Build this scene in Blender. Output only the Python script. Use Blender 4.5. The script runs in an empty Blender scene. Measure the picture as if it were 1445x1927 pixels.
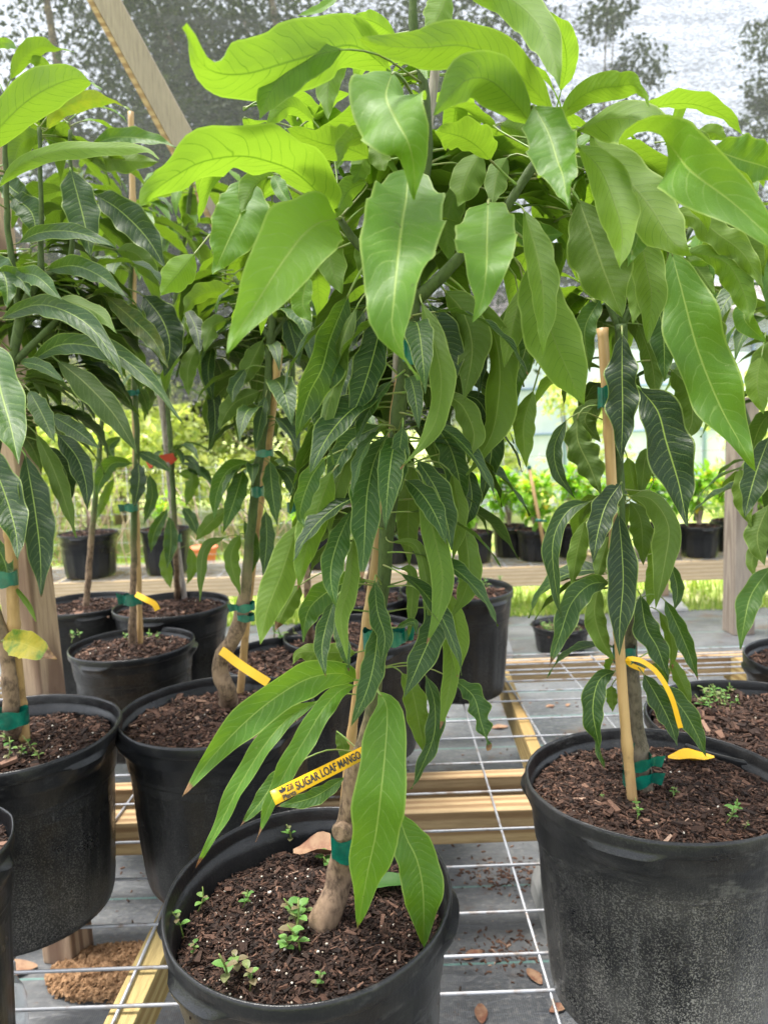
import bpy, math, random
import numpy as np
from mathutils import Vector, Matrix, noise
R = math.radians
random.seed(7); rng = np.random.default_rng(7)
scene = bpy.context.scene
col = scene.collection
V = Vector

# ---------------------------------------------------------------- camera
EYE = 1.39
PITCH, ROLL, FPX = R(6.5), R(2.0), 1392.0
_f = V((0, math.cos(PITCH), -math.sin(PITCH)))
_u0 = V((0, math.sin(PITCH), math.cos(PITCH)))
_r0 = V((1, 0, 0))
_r = _r0*math.cos(ROLL) - _u0*math.sin(ROLL)
_u = _u0*math.cos(ROLL) + _r0*math.sin(ROLL)
CAM = V((0, 0, EYE))
cd = bpy.data.cameras.new('camera')
cam = bpy.data.objects.new('camera', cd); col.objects.link(cam)
cam.matrix_world = Matrix(((_r.x, _u.x, -_f.x, 0), (_r.y, _u.y, -_f.y, 0), (_r.z, _u.z, -_f.z, EYE), (0, 0, 0, 1)))
cd.sensor_fit = 'VERTICAL'; cd.sensor_height = 36; cd.lens = 26.0
cd.clip_start = 0.05; cd.clip_end = 500
cd.dof.use_dof = True; cd.dof.focus_distance = 1.0; cd.dof.aperture_fstop = 6.3
scene.camera = cam

# ---------------------------------------------------------------- light
SUN_EL, SUN_ROT = R(76), R(-75)
w = bpy.data.worlds.new('World'); scene.world = w; w.use_nodes = True
nt = w.node_tree; nt.nodes.clear()
sky = nt.nodes.new('ShaderNodeTexSky'); sky.sky_type = 'NISHITA'; sky.sun_disc = False
sky.sun_elevation = SUN_EL; sky.sun_rotation = SUN_ROT; sky.dust_density = 4; sky.air_density = 1.2
hsv = nt.nodes.new('ShaderNodeHueSaturation'); hsv.inputs['Saturation'].default_value = 0.35
bg = nt.nodes.new('ShaderNodeBackground'); bg.inputs[1].default_value = 0.15
wo = nt.nodes.new('ShaderNodeOutputWorld')
nt.links.new(sky.outputs[0], hsv.inputs['Color']); nt.links.new(hsv.outputs[0], bg.inputs[0]); nt.links.new(bg.outputs[0], wo.inputs[0])
sd = bpy.data.lights.new('sun', 'SUN'); sd.energy = 2.2; sd.angle = R(14); sd.color = (1, .96, .9)
sun = bpy.data.objects.new('sun', sd); col.objects.link(sun)
sdir = V((math.sin(SUN_ROT)*math.cos(SUN_EL), math.cos(SUN_ROT)*math.cos(SUN_EL), math.sin(SUN_EL)))
sun.rotation_euler = sdir.to_track_quat('Z', 'Y').to_euler(); sun.location = (0, 0, 8)
vs = scene.view_settings
vs.view_transform = 'Standard'; vs.look = 'None'; vs.gamma = 1; vs.exposure = 2.3
scene.cycles.use_denoising = True
scene.cycles.max_bounces = 8; scene.cycles.transparent_max_bounces = 12
scene.cycles.sample_clamp_indirect = 4

# ---------------------------------------------------------------- picture -> world helpers
def ray(px, py):
    return _f + _r*((px-722.5)/FPX) - _u*((py-963.5)/FPX)
def at(px, py, Y):
    d = ray(px, py); return CAM + d*(Y/d.y)
def on(px, py, z):
    d = ray(px, py); return CAM + d*((z-EYE)/d.z)
def depth(p):
    return (p-CAM).dot(_f)

# ---------------------------------------------------------------- materials
def newmat(name):
    m = bpy.data.materials.new(name); m.use_nodes = True
    n = m.node_tree; n.nodes.clear()
    return m, n
class G:
    """tiny node-graph helper"""
    def __init__(s, nt): s.nt = nt
    def n(s, t, **k):
        o = s.nt.nodes.new(t)
        for a, b in k.items(): setattr(o, a, b)
        return o
    def l(s, a, b): s.nt.links.new(a, b)
    def val(s, sock, x):
        if isinstance(x, bpy.types.NodeSocket): s.l(x, sock)
        else: sock.default_value = x
    def math(s, op, a, b=0.0, c=None, clamp=False):
        o = s.n('ShaderNodeMath', operation=op, use_clamp=clamp)
        s.val(o.inputs[0], a); s.val(o.inputs[1], b)
        if c is not None: s.val(o.inputs[2], c)
        return o.outputs[0]
    def mix(s, f, a, b, mode='MIX'):
        o = s.n('ShaderNodeMix', data_type='RGBA', blend_type=mode)
        s.val(o.inputs[0], f)
        for i, x in ((6, a), (7, b)):
            if isinstance(x, tuple) and len(x) == 3: x = (*x, 1)
            s.val(o.inputs[i], x)
        return o.outputs[2]
    def noise(s, vec, scale, detail=3, rough=.5):
        o = s.n('ShaderNodeTexNoise'); o.inputs['Scale'].default_value = scale
        o.inputs['Detail'].default_value = detail; o.inputs['Roughness'].default_value = rough
        if vec is not None: s.l(vec, o.inputs['Vector'])
        return o.outputs['Fac']
    def ramp(s, f, stops):
        o = s.n('ShaderNodeValToRGB'); s.l(f, o.inputs[0]); e = o.color_ramp.elements
        while len(e) < len(stops): e.new(.5)
        for i, (p, c) in enumerate(stops):
            e[i].position = p; e[i].color = c if len(c) == 4 else (*c, 1)
        return o.outputs[0]
    def step(s, f, a, b):
        o = s.n('ShaderNodeMapRange', interpolation_type='SMOOTHSTEP'); s.l(f, o.inputs[0])
        o.inputs[1].default_value = a; o.inputs[2].default_value = b
        return o.outputs[0]
    def mapping(s, vec, scale=(1, 1, 1)):
        o = s.n('ShaderNodeMapping'); s.l(vec, o.inputs[0]); o.inputs['Scale'].default_value = scale
        return o.outputs[0]
    def bump(s, h, dist, strength=1):
        o = s.n('ShaderNodeBump'); s.l(h, o.inputs['Height']); o.inputs['Distance'].default_value = dist
        o.inputs['Strength'].default_value = strength
        return o.outputs[0]
def principled(g, color, rough=.5, spec=.5, normal=None, metal=0.0):
    p = g.n('ShaderNodeBsdfPrincipled')
    if isinstance(color, tuple) and len(color) == 3: color = (*color, 1)
    g.val(p.inputs['Base Color'], color); g.val(p.inputs['Roughness'], rough)
    g.val(p.inputs['Specular IOR Level'], spec); g.val(p.inputs['Metallic'], metal)
    if normal: g.l(normal, p.inputs['Normal'])
    return p
def out(g, sh):
    o = g.n('ShaderNodeOutputMaterial'); g.l(sh, o.inputs[0])

def leaf_material():
    m, t = newmat('mango_leaf'); g = G(t)
    age = g.n('ShaderNodeAttribute', attribute_name='age').outputs['Fac']
    rnd = g.n('ShaderNodeAttribute', attribute_name='rnd').outputs['Fac']
    brn = g.n('ShaderNodeAttribute', attribute_name='brown').outputs['Fac']
    yel = g.n('ShaderNodeAttribute', attribute_name='yellow').outputs['Fac']
    uv = g.n('ShaderNodeUVMap', uv_map='UVMap').outputs[0]
    sep = g.n('ShaderNodeSeparateXYZ'); g.l(uv, sep.inputs[0])
    u, vv = sep.outputs[0], sep.outputs[1]
    v = g.math('MULTIPLY_ADD', vv, 2.0, -1.0)
    av = g.math('ABSOLUTE', v)
    side = g.math('GREATER_THAN', v, 0.0)
    geo = g.n('ShaderNodeNewGeometry'); back = geo.outputs['Backfacing']
    tc = g.n('ShaderNodeTexCoord').outputs['Object']
    wob = g.noise(tc, 22, 2)
    # side veins
    s = g.math('MULTIPLY', u, 17.0)
    s = g.math('SUBTRACT', s, g.math('MULTIPLY', g.math('POWER', av, 1.5), 1.9))
    s = g.math('ADD', s, g.math('MULTIPLY', side, 0.42))
    s = g.math('ADD', s, g.math('MULTIPLY', wob, 1.6)); s = g.math('ADD', s, rnd)
    fr = g.math('FRACT', s)
    dl = g.math('ABSOLUTE', g.math('SUBTRACT', fr, 0.5))
    vein = g.math('SUBTRACT', 1.0, g.step(dl, 0.012, 0.068))
    pill = g.math('SUBTRACT', 1.0, g.math('MULTIPLY', dl, 2.0))       # valley toward veins
    vein = g.math('MULTIPLY', vein, g.math('SUBTRACT', 1.0, g.step(av, 0.72, 0.97))); vein = g.math('MULTIPLY', vein, g.math('MULTIPLY_ADD', g.step(g.noise(tc, 55, 2), .35, .6), .6, .4))
    mid = g.math('SUBTRACT', 1.0, g.step(av, 0.018, 0.05))
    edge = g.step(av, 0.91, 0.97)
    # net of tiny veins
    mp = g.mapping(uv, (95, 26, 1))
    vor = g.n('ShaderNodeTexVoronoi', feature='DISTANCE_TO_EDGE'); g.l(mp, vor.inputs['Vector']); vor.inputs['Scale'].default_value = 1.0
    net = g.math('SUBTRACT', 1.0, g.step(vor.outputs['Distance'], 0.0, 0.12))
    # colours
    top = g.ramp(age, [(0, (.135, .275, .016)), (.3, (.062, .17, .009)), (.65, (.014, .062, .005)), (1, (.005, .024, .007))])
    und = g.ramp(age, [(0, (.12, .22, .016)), (.4, (.10, .17, .014)), (1, (.035, .07, .010))])
    base = g.mix(back, top, und)
    patch = g.noise(tc, 9, 4, .6)
    base = g.mix(g.math('MULTIPLY', g.step(patch, .35, .75), .35), base, g.mix(1.0, base, (1.5, 1.35, .8), 'MULTIPLY'))
    base = g.mix(g.math('MULTIPLY', rnd, .5), base, g.mix(1.0, base, (.62, .8, .9), 'MULTIPLY'))
    base = g.mix(g.math('MULTIPLY', net, .12), base, (.2, .32, .06))
    vc_top = g.ramp(age, [(0, (.27, .42, .09)), (1, (.18, .24, .06))])
    vc_und = g.ramp(age, [(0, (.045, .10, .004)), (.3, (.07, .14, .01)), (.6, (.15, .21, .05)), (1, (.14, .19, .05))])
    vc = g.mix(back, vc_top, vc_und)
    base = g.mix(g.math('MULTIPLY', vein, g.math('MULTIPLY_ADD', back, -.02, .70)), base, vc)
    base = g.mix(g.math('MULTIPLY', mid, .92), base, g.mix(back, (.30, .42, .08), g.ramp(age, [(0, (.13, .22, .02)), (.4, (.22, .30, .06)), (1, (.24, .29, .08))])))
    base = g.mix(g.math('MULTIPLY', edge, .7), base, (.30, .40, .09))
    # wear: small pale and dark specks, yellowing, burnt tips
    sp = g.noise(tc, 160, 2, .7)
    base = g.mix(g.math('MULTIPLY', g.step(sp, .70, .76), .5), base, (.28, .30, .12))
    sp2 = g.noise(tc, 70, 2, .6)
    base = g.mix(g.math('MULTIPLY', g.step(sp2, .735, .76), .6), base, (.04, .035, .01))
    ymask = g.math('MULTIPLY', yel, g.step(g.noise(tc, 24, 4, .7), .3, .6))
    base = g.mix(ymask, base, (.46, .36, .03))
    bmask = g.step(g.math('ADD', g.math('MULTIPLY', g.math('SUBTRACT', wob, .5), .16), g.math('SUBTRACT', u, g.math('SUBTRACT', 1.0, g.math('MULTIPLY', brn, .22)))), 0.0, .025)
    bmask = g.math('MULTIPLY', bmask, g.math('GREATER_THAN', brn, .02))
    base = g.mix(bmask, base, g.mix(g.step(sp2, .4, .6), (.10, .055, .025), (.30, .17, .08)))
    hgt = g.math('ADD', g.math('MULTIPLY', g.math('POWER', g.math('SUBTRACT', 1.0, pill), 1.0), -.0), g.math('MULTIPLY', pill, -1.0))
    hgt = g.math('ADD', hgt, g.math('MULTIPLY', mid, -1.6))
    hgt = g.math('ADD', hgt, g.math('MULTIPLY', net, -.35))
    hgt = g.math('ADD', hgt, g.math('MULTIPLY', patch, 3.0))
    bsc = g.math('MULTIPLY_ADD', age, .20, .16)
    bp = g.n('ShaderNodeBump'); g.l(hgt, bp.inputs['Height']); bp.inputs['Distance'].default_value = .0016; g.l(bsc, bp.inputs['Strength'])
    nrm = bp.outputs[0]
    rough = g.math('ADD', g.math('MULTIPLY', back, .16), g.math('ADD', g.math('MULTIPLY_ADD', patch, .2, .30), g.math('MULTIPLY', g.math('SUBTRACT', 1.0, age), .12)))
    p = principled(g, base, rough, .42, nrm)
    tr = g.n('ShaderNodeBsdfTranslucent')
    tcol = g.ramp(age, [(0, (.20, .34, .018)), (.4, (.13, .22, .010)), (1, (.03, .07, .004))])
    tcol = g.mix(g.math('MULTIPLY', vein, .75), tcol, g.mix(1.0, tcol, (.5, .6, .4), 'MULTIPLY'))
    tcol = g.mix(g.math('MULTIPLY', mid, .8), tcol, g.mix(1.0, tcol, (.4, .5, .3), 'MULTIPLY'))
    tcol = g.mix(bmask, tcol, (.12, .05, .02)); tcol = g.mix(ymask, tcol, (.7, .5, .02))
    g.l(tcol, tr.inputs[0]); g.l(nrm, tr.inputs['Normal'])
    ms = g.n('ShaderNodeMixShader'); g.val(ms.inputs[0], g.math('MULTIPLY_ADD', age, -.24, .56)); g.l(p.outputs[0], ms.inputs[1]); g.l(tr.outputs[0], ms.inputs[2])
    out(g, ms.outputs[0]); return m

def simple(name, colr, rough=.6, spec=.5, metal=0, nscale=None, c2=None, bump=0, stretch=(1, 1, 1), nlo=.35, nhi=.65, detail=4):
    m, t = newmat(name); g = G(t)
    c = colr; nrm = None
    if nscale:
        tc = g.mapping(g.n('ShaderNodeTexCoord').outputs['Object'], stretch)
        f = g.noise(tc, nscale, detail, .6)
        c = g.mix(g.step(f, nlo, nhi), colr, c2 or tuple(x*.6 for x in colr))
        if bump: nrm = g.bump(f, bump)
    out(g, principled(g, c, rough, spec, nrm, metal).outputs[0]); return m

def attr_leaf(name, stops, trans=.35, rough=.45, tboost=1.6):
    m, t = newmat(name); g = G(t)
    r = g.n('ShaderNodeAttribute', attribute_name='rnd').outputs['Fac']
    c = g.ramp(r, stops)
    p = principled(g, c, rough, .4)
    tr = g.n('ShaderNodeBsdfTranslucent'); g.l(g.mix(1.0, c, (tboost*1.15, tboost*1.2, tboost*.4), 'MULTIPLY'), tr.inputs[0])
    ms = g.n('ShaderNodeMixShader'); ms.inputs[0].default_value = trans; g.l(p.outputs[0], ms.inputs[1]); g.l(tr.outputs[0], ms.inputs[2])
    out(g, ms.outputs[0]); return m

def wood_material(name, light, dark, axis='X', gscale=1.0):
    m, t = newmat(name); g = G(t)
    tc = g.n('ShaderNodeTexCoord').outputs['Object']
    st = {'X': (.6, 9, 9), 'Y': (9, .6, 9), 'Z': (9, 9, .6)}[axis]
    st = tuple(x*gscale for x in st)
    mp = g.mapping(tc, st)
    wv = g.n('ShaderNodeTexWave', wave_type='RINGS'); wv.inputs['Scale'].default_value = 1.3; wv.inputs['Distortion'].default_value = 5
    wv.inputs['Detail'].default_value = 2; wv.inputs['Detail Scale'].default_value = .7
    g.l(mp, wv.inputs['Vector'])
    fine = g.noise(g.mapping(tc, tuple(x*4 for x in st)), 4, 4, .7)
    c = g.mix(g.step(wv.outputs['Fac'], .15, .9), light, dark)
    c = g.mix(g.math('MULTIPLY', g.step(fine, .4, .7), .45), c, tuple(x*.55 for x in dark))
    blot = g.noise(tc, 5, 3)
    c = g.mix(g.math('MULTIPLY', g.step(blot, .4, .8), .4), c, tuple(x*.7 for x in light))
    kn = g.n('ShaderNodeTexVoronoi'); g.l(g.mapping(tc, tuple(3.2 if x > 1 else 1.6 for x in st)), kn.inputs['Vector']); kn.inputs['Scale'].default_value = 1.6
    c = g.mix(g.math('SUBTRACT', 1.0, g.step(kn.outputs['Distance'], .035, .075)), c, (.10, .05, .02))
    out(g, principled(g, c, .75, .25, g.bump(fine, .0012)).outputs[0]); return m

def pot_material():
    m, t = newmat('black_plastic'); g = G(t)
    tc = g.n('ShaderNodeTexCoord').outputs['Object']
    sep = g.n('ShaderNodeSeparateXYZ'); g.l(tc, sep.inputs[0]); z = sep.outputs[2]
    dirt = g.n('ShaderNodeAttribute', attribute_name='dirt').outputs['Fac']
    fl = g.noise(tc, 330, 2, .8)
    st = g.noise(g.mapping(tc, (38, 38, 1.6)), 1.0, 4, .7)
    st2 = g.noise(g.mapping(tc, (90, 90, 5)), 1.0, 2, .7)
    bl = g.noise(tc, 7, 4, .6)
    low = g.math('SUBTRACT', 1.0, g.step(z, .0, .22))
    body = g.math('SUBTRACT', 1.0, g.step(z, .28, .33))
    amt = g.math('MULTIPLY', g.math('ADD', g.math('MULTIPLY', low, .55), g.math('MULTIPLY_ADD', body, .30, .05)), dirt)
    f = g.math('MULTIPLY', g.step(fl, .50, .60), amt)
    f = g.math('MULTIPLY', f, g.math('MULTIPLY_ADD', g.step(st, .3, .7), .8, .3))
    film = g.math('MULTIPLY', g.math('MULTIPLY', g.step(bl, .35, .75), g.math('MULTIPLY_ADD', low, .28, .12)), dirt)
    c = g.mix(film, (.005, .0055, .0065), (.10, .095, .09))
    c = g.mix(g.math('MULTIPLY', f, .68, None, True), c, (.22, .21, .19))
    scf = g.noise(g.mapping(tc, (9, 9, 22)), 1.0, 5, .75); c = g.mix(g.math('MULTIPLY', g.step(scf, .58, .70), g.math('MULTIPLY', dirt, .13)), c, (.20, .195, .18))
    drip = g.math('MULTIPLY', g.step(st2, .62, .72), g.math('MULTIPLY', body, .10))
    c = g.mix(drip, c, (.22, .22, .22))
    sc = g.math('ADD', g.math('MULTIPLY', bl, .20), g.math('MULTIPLY_ADD', f, .3, .20))
    h = g.math('ADD', g.math('MULTIPLY', fl, .25), g.math('ADD', g.math('MULTIPLY', st, .6), g.math('MULTIPLY', bl, 3.0)))
    out(g, principled(g, c, sc, .33, g.bump(h, .0016)).outputs[0]); return m

def soil_material():
    m, t = newmat('potting_bark'); g = G(t)
    r = g.n('ShaderNodeAttribute', attribute_name='rnd').outputs['Fac']
    tc = g.n('ShaderNodeTexCoord').outputs['Object']
    c = g.ramp(r, [(0, (.012, .007, .005)), (.35, (.040, .022, .015)), (.7, (.11, .058, .038)), (.9, (.21, .12, .08)), (1, (.36, .24, .17))])
    f = g.noise(tc, 220, 3, .7)
    c = g.mix(g.math('MULTIPLY', g.step(f, .4, .7), .5), c, g.mix(1.0, c, (.35, .35, .35), 'MULTIPLY'))
    out(g, principled(g, c, .8, .25, g.bump(f, .001)).outputs[0]); return m

def bark_material(name, a, b, green=None):
    m, t = newmat(name); g = G(t)
    tc = g.n('ShaderNodeTexCoord').outputs['Object']
    f = g.noise(g.mapping(tc, (1, 1, .5)), 130, 5, .7); f2 = g.noise(tc, 26, 3)
    c = g.mix(g.step(f, .35, .65), a, b)
    c = g.mix(g.math('MULTIPLY', g.step(f2, .45, .6), .6), c, tuple(x*1.25 for x in b))
    if green:
        hh = g.n('ShaderNodeAttribute', attribute_name='rnd').outputs['Fac']
        c = g.mix(g.step(hh, .25, .5), c, g.mix(g.step(f, .4, .7), green, tuple(x*.6 for x in green)))
    out(g, principled(g, c, .75, .3, g.bump(f, .0015)).outputs[0]); return m

def bamboo_material():
    m, t = newmat('bamboo'); g = G(t)
    tc = g.n('ShaderNodeTexCoord').outputs['Object']
    f = g.noise(g.mapping(tc, (60, 60, 3)), 1, 4, .6); f2 = g.noise(tc, 18, 4, .7)
    c = g.mix(g.step(f, .35, .7), (.42, .27, .12), (.30, .18, .07))
    c = g.mix(g.math('MULTIPLY', g.step(f2, .55, .72), .7), c, (.16, .10, .05))
    out(g, principled(g, c, .42, .45, g.bump(f, .0006)).outputs[0]); return m

def shade_cloth_material():
    m, t = newmat('shade_netting'); g = G(t)
    tc = g.n('ShaderNodeTexCoord').outputs['Object']
    rows = g.noise(g.mapping(tc, (25, 1, 150)), 1.0, 2, .6)
    grain = g.noise(g.mapping(tc, (160, 1, 160)), 1.0, 1, .8)
    big = g.noise(g.mapping(tc, (1.2, 1, 9)), 1.0, 3, .6)
    f = g.math('ADD', g.math('MULTIPLY', rows, .5), g.math('MULTIPLY', grain, .5))
    f = g.math('ADD', f, g.math('MULTIPLY', g.math('SUBTRACT', big, .5), .35))
    a = g.math('MULTIPLY_ADD', g.step(f, .34, .64), .42, .47)
    p = principled(g, (.08, .08, .083), .8, .2)
    tl = g.n('ShaderNodeBsdfTranslucent'); tl.inputs[0].default_value = (.12, .12, .13, 1)
    ms0 = g.n('ShaderNodeMixShader'); ms0.inputs[0].default_value = .35; g.l(p.outputs[0], ms0.inputs[1]); g.l(tl.outputs[0], ms0.inputs[2])
    tr = g.n('ShaderNodeBsdfTransparent')
    ms = g.n('ShaderNodeMixShader'); g.l(a, ms.inputs[0]); g.l(tr.outputs[0], ms.inputs[1]); g.l(ms0.outputs[0], ms.inputs[2])
    out(g, ms.outputs[0]); return m

def overhead():
    m, t = newmat('overhead_netting'); g = G(t)
    d = principled(g, (.12, .12, .12), .8, .2); tr = g.n('ShaderNodeBsdfTransparent'); ms = g.n('ShaderNodeMixShader')
    ms.inputs[0].default_value = .42; g.l(tr.outputs[0], ms.inputs[1]); g.l(d.outputs[0], ms.inputs[2]); out(g, ms.outputs[0]); return m

def ground_material():
    m, t = newmat('weed_mat'); g = G(t)
    tc = g.n('ShaderNodeTexCoord').outputs['Object']
    sep = g.n('ShaderNodeSeparateXYZ'); g.l(tc, sep.inputs[0])
    blot = g.noise(tc, 2.3, 5, .6); fine = g.noise(tc, 60, 3, .7)
    c = g.mix(g.step(blot, .3, .7), (.045, .049, .055), (.115, .12, .122))
    c = g.mix(g.math('MULTIPLY', g.step(fine, .45, .75), .35), c, (.25, .24, .22))
    mud = g.noise(tc, 4.1, 5, .65)
    c = g.mix(g.math('MULTIPLY', g.step(mud, .54, .64), .75), c, (.075, .055, .042))
    ru = g.noise(g.mapping(tc, (3, 9, 1)), 1.0, 4, .6)
    spk = g.noise(tc, 48, 3, .8); c = g.mix(g.math('MULTIPLY', g.step(spk, .62, .68), g.math('MULTIPLY', g.step(mud, .42, .6), .8)), c, (.10, .055, .035))
    fr = g.math('ABSOLUTE', g.math('SUBTRACT', g.math('FRACT', g.math('MULTIPLY', sep.outputs[1], 3.1)), .5))
    c = g.mix(g.math('MULTIPLY', g.math('LESS_THAN', fr, .012), .4), c, (.12, .32, .27))
    wv = g.n('ShaderNodeTexWave'); wv.inputs['Scale'].default_value = 60; g.l(tc, wv.inputs['Vector'])
    out(g, principled(g, c, g.math('MULTIPLY_ADD', blot, .5, .2), .5, g.bump(g.math('ADD', wv.outputs['Fac'], g.math('MULTIPLY', ru, 45.0)), .0006, .6)).outputs[0]); return m

def lawn_material():
    m, t = newmat('lawn'); g = G(t)
    tc = g.n('ShaderNodeTexCoord').outputs['Object']
    a = g.noise(tc, 1.1, 4, .6); b = g.noise(tc, 25, 3, .7)
    c = g.mix(g.step(a, .35, .65), (.32, .38, .10), (.52, .47, .27))
    c = g.mix(g.step(b, .35, .65), c, (.20, .29, .06))
    out(g, principled(g, c, .9, .1).outputs[0]); return m

M = {}
M['leaf'] = leaf_material()
M['petiole'] = simple('green_stem', (.13, .22, .035), .5, .4, nscale=60, c2=(.16, .17, .05))
M['trunk'] = bark_material('young_bark', (.06, .038, .024), (.20, .135, .085), green=(.055, .085, .022))
M['trunk_dark'] = bark_material('dark_young_bark', (.04, .032, .022), (.12, .10, .07), green=(.05, .085, .022))
M['bamboo'] = bamboo_material()
M['grey_stake'] = simple('weathered_stake', (.33, .29, .25), .7, .3, nscale=30, c2=(.2, .17, .15), stretch=(5, 5, .4), bump=.001)
M['pot'] = pot_material(); M['soil'] = soil_material()
M['perlite'] = simple('perlite', (.62, .58, .50), .8, nscale=90, c2=(.35, .29, .22))
M['cap'] = simple('white_cap', (.7, .72, .75), .4)
M['tape'] = simple('green_tape', (.0, .115, .075), .28, .5, nscale=45, c2=(.0, .065, .045), bump=.002)
M['tag'] = simple('yellow_tag', (.80, .46, .012), .4, .4, nscale=9, c2=(.72, .40, .012))
M['ink'] = simple('black_ink', (.012, .012, .012), .5)
M['red'] = simple('red_ribbon', (.50, .05, .02), .5)
M['wood'] = wood_material('pine_lumber', (.42, .30, .16), (.25, .155, .075), 'X')
M['woody'] = wood_material('pine_lumber_long', (.46, .35, .15), (.30, .20, .075), 'Y')
M['woodz'] = wood_material('pine_post', (.38, .27, .18), (.17, .105, .07), 'Z', .8)
M['woodfar'] = wood_material('bleached_lumber', (.60, .47, .31), (.48, .35, .2), 'X')
M['woodgrey'] = wood_material('weathered_post', (.30, .25, .20), (.19, .15, .12), 'Z')
M['wire'] = simple('galvanised_wire', (.34, .35, .37), .45, .5, .4, nscale=28, c2=(.20, .16, .13), nlo=.48, nhi=.70)
M['concrete'] = simple('concrete', (.30, .30, .29), .85, .2, nscale=12, c2=(.22, .225, .22), bump=.002)
M['cloth'] = shade_cloth_material()
M['ground'] = ground_material(); M['lawn'] = lawn_material()
M['grass'] = attr_leaf('grass_blades', [(0, (.14, .24, .03)), (.6, (.28, .38, .07)), (1, (.48, .46, .2))], .3, .6)
M['weed'] = attr_leaf('weed_leaf', [(0, (.06, .15, .03)), (.7, (.14, .28, .06)), (1, (.16, .13, .07))], .3, .5)
M['shrub'] = attr_leaf('shrub_leaf', [(0, (.07, .17, .02)), (.5, (.20, .38, .035)), (.9, (.36, .52, .06)), (1, (.55, .42, .04))], .45, .35)
M['bigtree'] = attr_leaf('tree_leaf', [(0, (.018, .03, .012)), (.6, (.04, .062, .022)), (1, (.07, .10, .03))], .2, .6)
M['hedge'] = attr_leaf('hedge_leaf', [(0, (.20, .28, .08)), (.5, (.46, .50, .22)), (1, (.62, .60, .38))], .4, .6)
M['overhead'] = overhead()
M['dryleaf'] = simple('dry_leaf', (.15, .06, .035), .7, .3, nscale=30, c2=(.27, .17, .10), bump=.001)
M['twig'] = simple('dry_twig', (.44, .34, .27), .8, .2, nscale=12, c2=(.28, .2, .16))
M['mulch'] = simple('bark_mulch', (.36, .22, .12), .9, .1, nscale=60, c2=(.15, .085, .045), bump=.004)
M['tarp'] = simple('greenhouse_film', (.72, .77, .84), .5, .4, nscale=2, c2=(.60, .67, .76))
M['frame'] = simple('blue_frame', (.30, .42, .55), .5, .4)
M['roof'] = simple('pale_roof', (.62, .55, .54), .7, .3, nscale=3, c2=(.5, .44, .43), stretch=(1, 8, 1))
M['redpot'] = simple('terracotta', (.48, .12, .05), .7)

# ---------------------------------------------------------------- mesh collecting
class MB:
    def __init__(s): s.v = []; s.f = []; s.m = []; s.uv = {}; s.a = {}; s.smooth = []
    def tube(s, pts, rad, seg=8, mat=0, rnd=None, cap=True):
        """tapered tube along pts; rad number or list"""
        n = len(pts); rads = rad if isinstance(rad, (list, tuple)) else [rad]*n
        b = len(s.v); prev = None
        for i, p in enumerate(pts):
            t = (pts[min(i+1, n-1)] - pts[max(i-1, 0)]).normalized()
            if prev is None: a = t.orthogonal().normalized()
            else: a = (prev - t*prev.dot(t)).normalized()
            prev = a; c = t.cross(a)
            for k in range(seg):
                th = 2*math.pi*k/seg
                s.v.append(p + (a*math.cos(th) + c*math.sin(th))*rads[i])
                if rnd is not None: s.a.setdefault('rnd', {})[len(s.v)-1] = rnd[i]
        for i in range(n-1):
            for k in range(seg):
                s.face((b+i*seg+k, b+i*seg+(k+1) % seg, b+(i+1)*seg+(k+1) % seg, b+(i+1)*seg+k), mat, True)
        if cap:
            s.face(tuple(b+k for k in reversed(range(seg))), mat, False)
            s.face(tuple(b+(n-1)*seg+k for k in range(seg)), mat, False)
    def face(s, f, mat=0, smooth=True):
        s.f.append(f); s.m.append(mat); s.smooth.append(smooth)
    def box(s, c, size, rot=None, mat=0):
        b = len(s.v); hx, hy, hz = size[0]/2, size[1]/2, size[2]/2
        for z in (-hz, hz):
            for (x, y) in ((-hx, -hy), (hx, -hy), (hx, hy), (-hx, hy)):
                q = V((x, y, z))
                if rot: q = rot @ q
                s.v.append(V(c)+q)
        for f in ((0, 3, 2, 1), (4, 5, 6, 7), (0, 1, 5, 4), (1, 2, 6, 5), (2, 3, 7, 6), (3, 0, 4, 7)):
            s.face(tuple(b+i for i in f), mat, False)
    def build(s, name, mats, parent=None, bevel=0):
        me = bpy.data.meshes.new(name)
        base = parent.get('_base') if parent is not None else None
        off = V(base) if base is not None else V((0, 0, 0))
        me.from_pydata([tuple(p-off) for p in s.v], [], s.f)
        if not isinstance(mats, (list, tuple)): mats = [mats]
        for m_ in mats: me.materials.append(M[m_])
        me.polygons.foreach_set('material_index', s.m)
        me.polygons.foreach_set('use_smooth', s.smooth)
        if s.uv:
            ul = me.uv_layers.new(name='UVMap')
            li = np.zeros(len(me.loops), dtype=np.int32); me.loops.foreach_get('vertex_index', li)
            arr = np.zeros((len(s.v), 2), dtype=np.float32)
            for k, q in s.uv.items(): arr[k] = q
            ul.data.foreach_set('uv', arr[li].ravel())
        for nm, dct in s.a.items():
            at_ = me.attributes.new(nm, 'FLOAT', 'POINT')
            arr = np.zeros(len(s.v), dtype=np.float32)
            for k, q in dct.items(): arr[k] = q
            at_.data.foreach_set('value', arr)
        me.update()
        o = bpy.data.objects.new(name, me); col.objects.link(o)
        if parent is not None:
            o.parent = parent
            if base is not None: o['_base'] = list(off)
        if bevel:
            md = o.modifiers.new('bevel', 'BEVEL'); md.width = bevel; md.segments = 2; md.limit_method = 'ANGLE'
        return o

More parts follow.
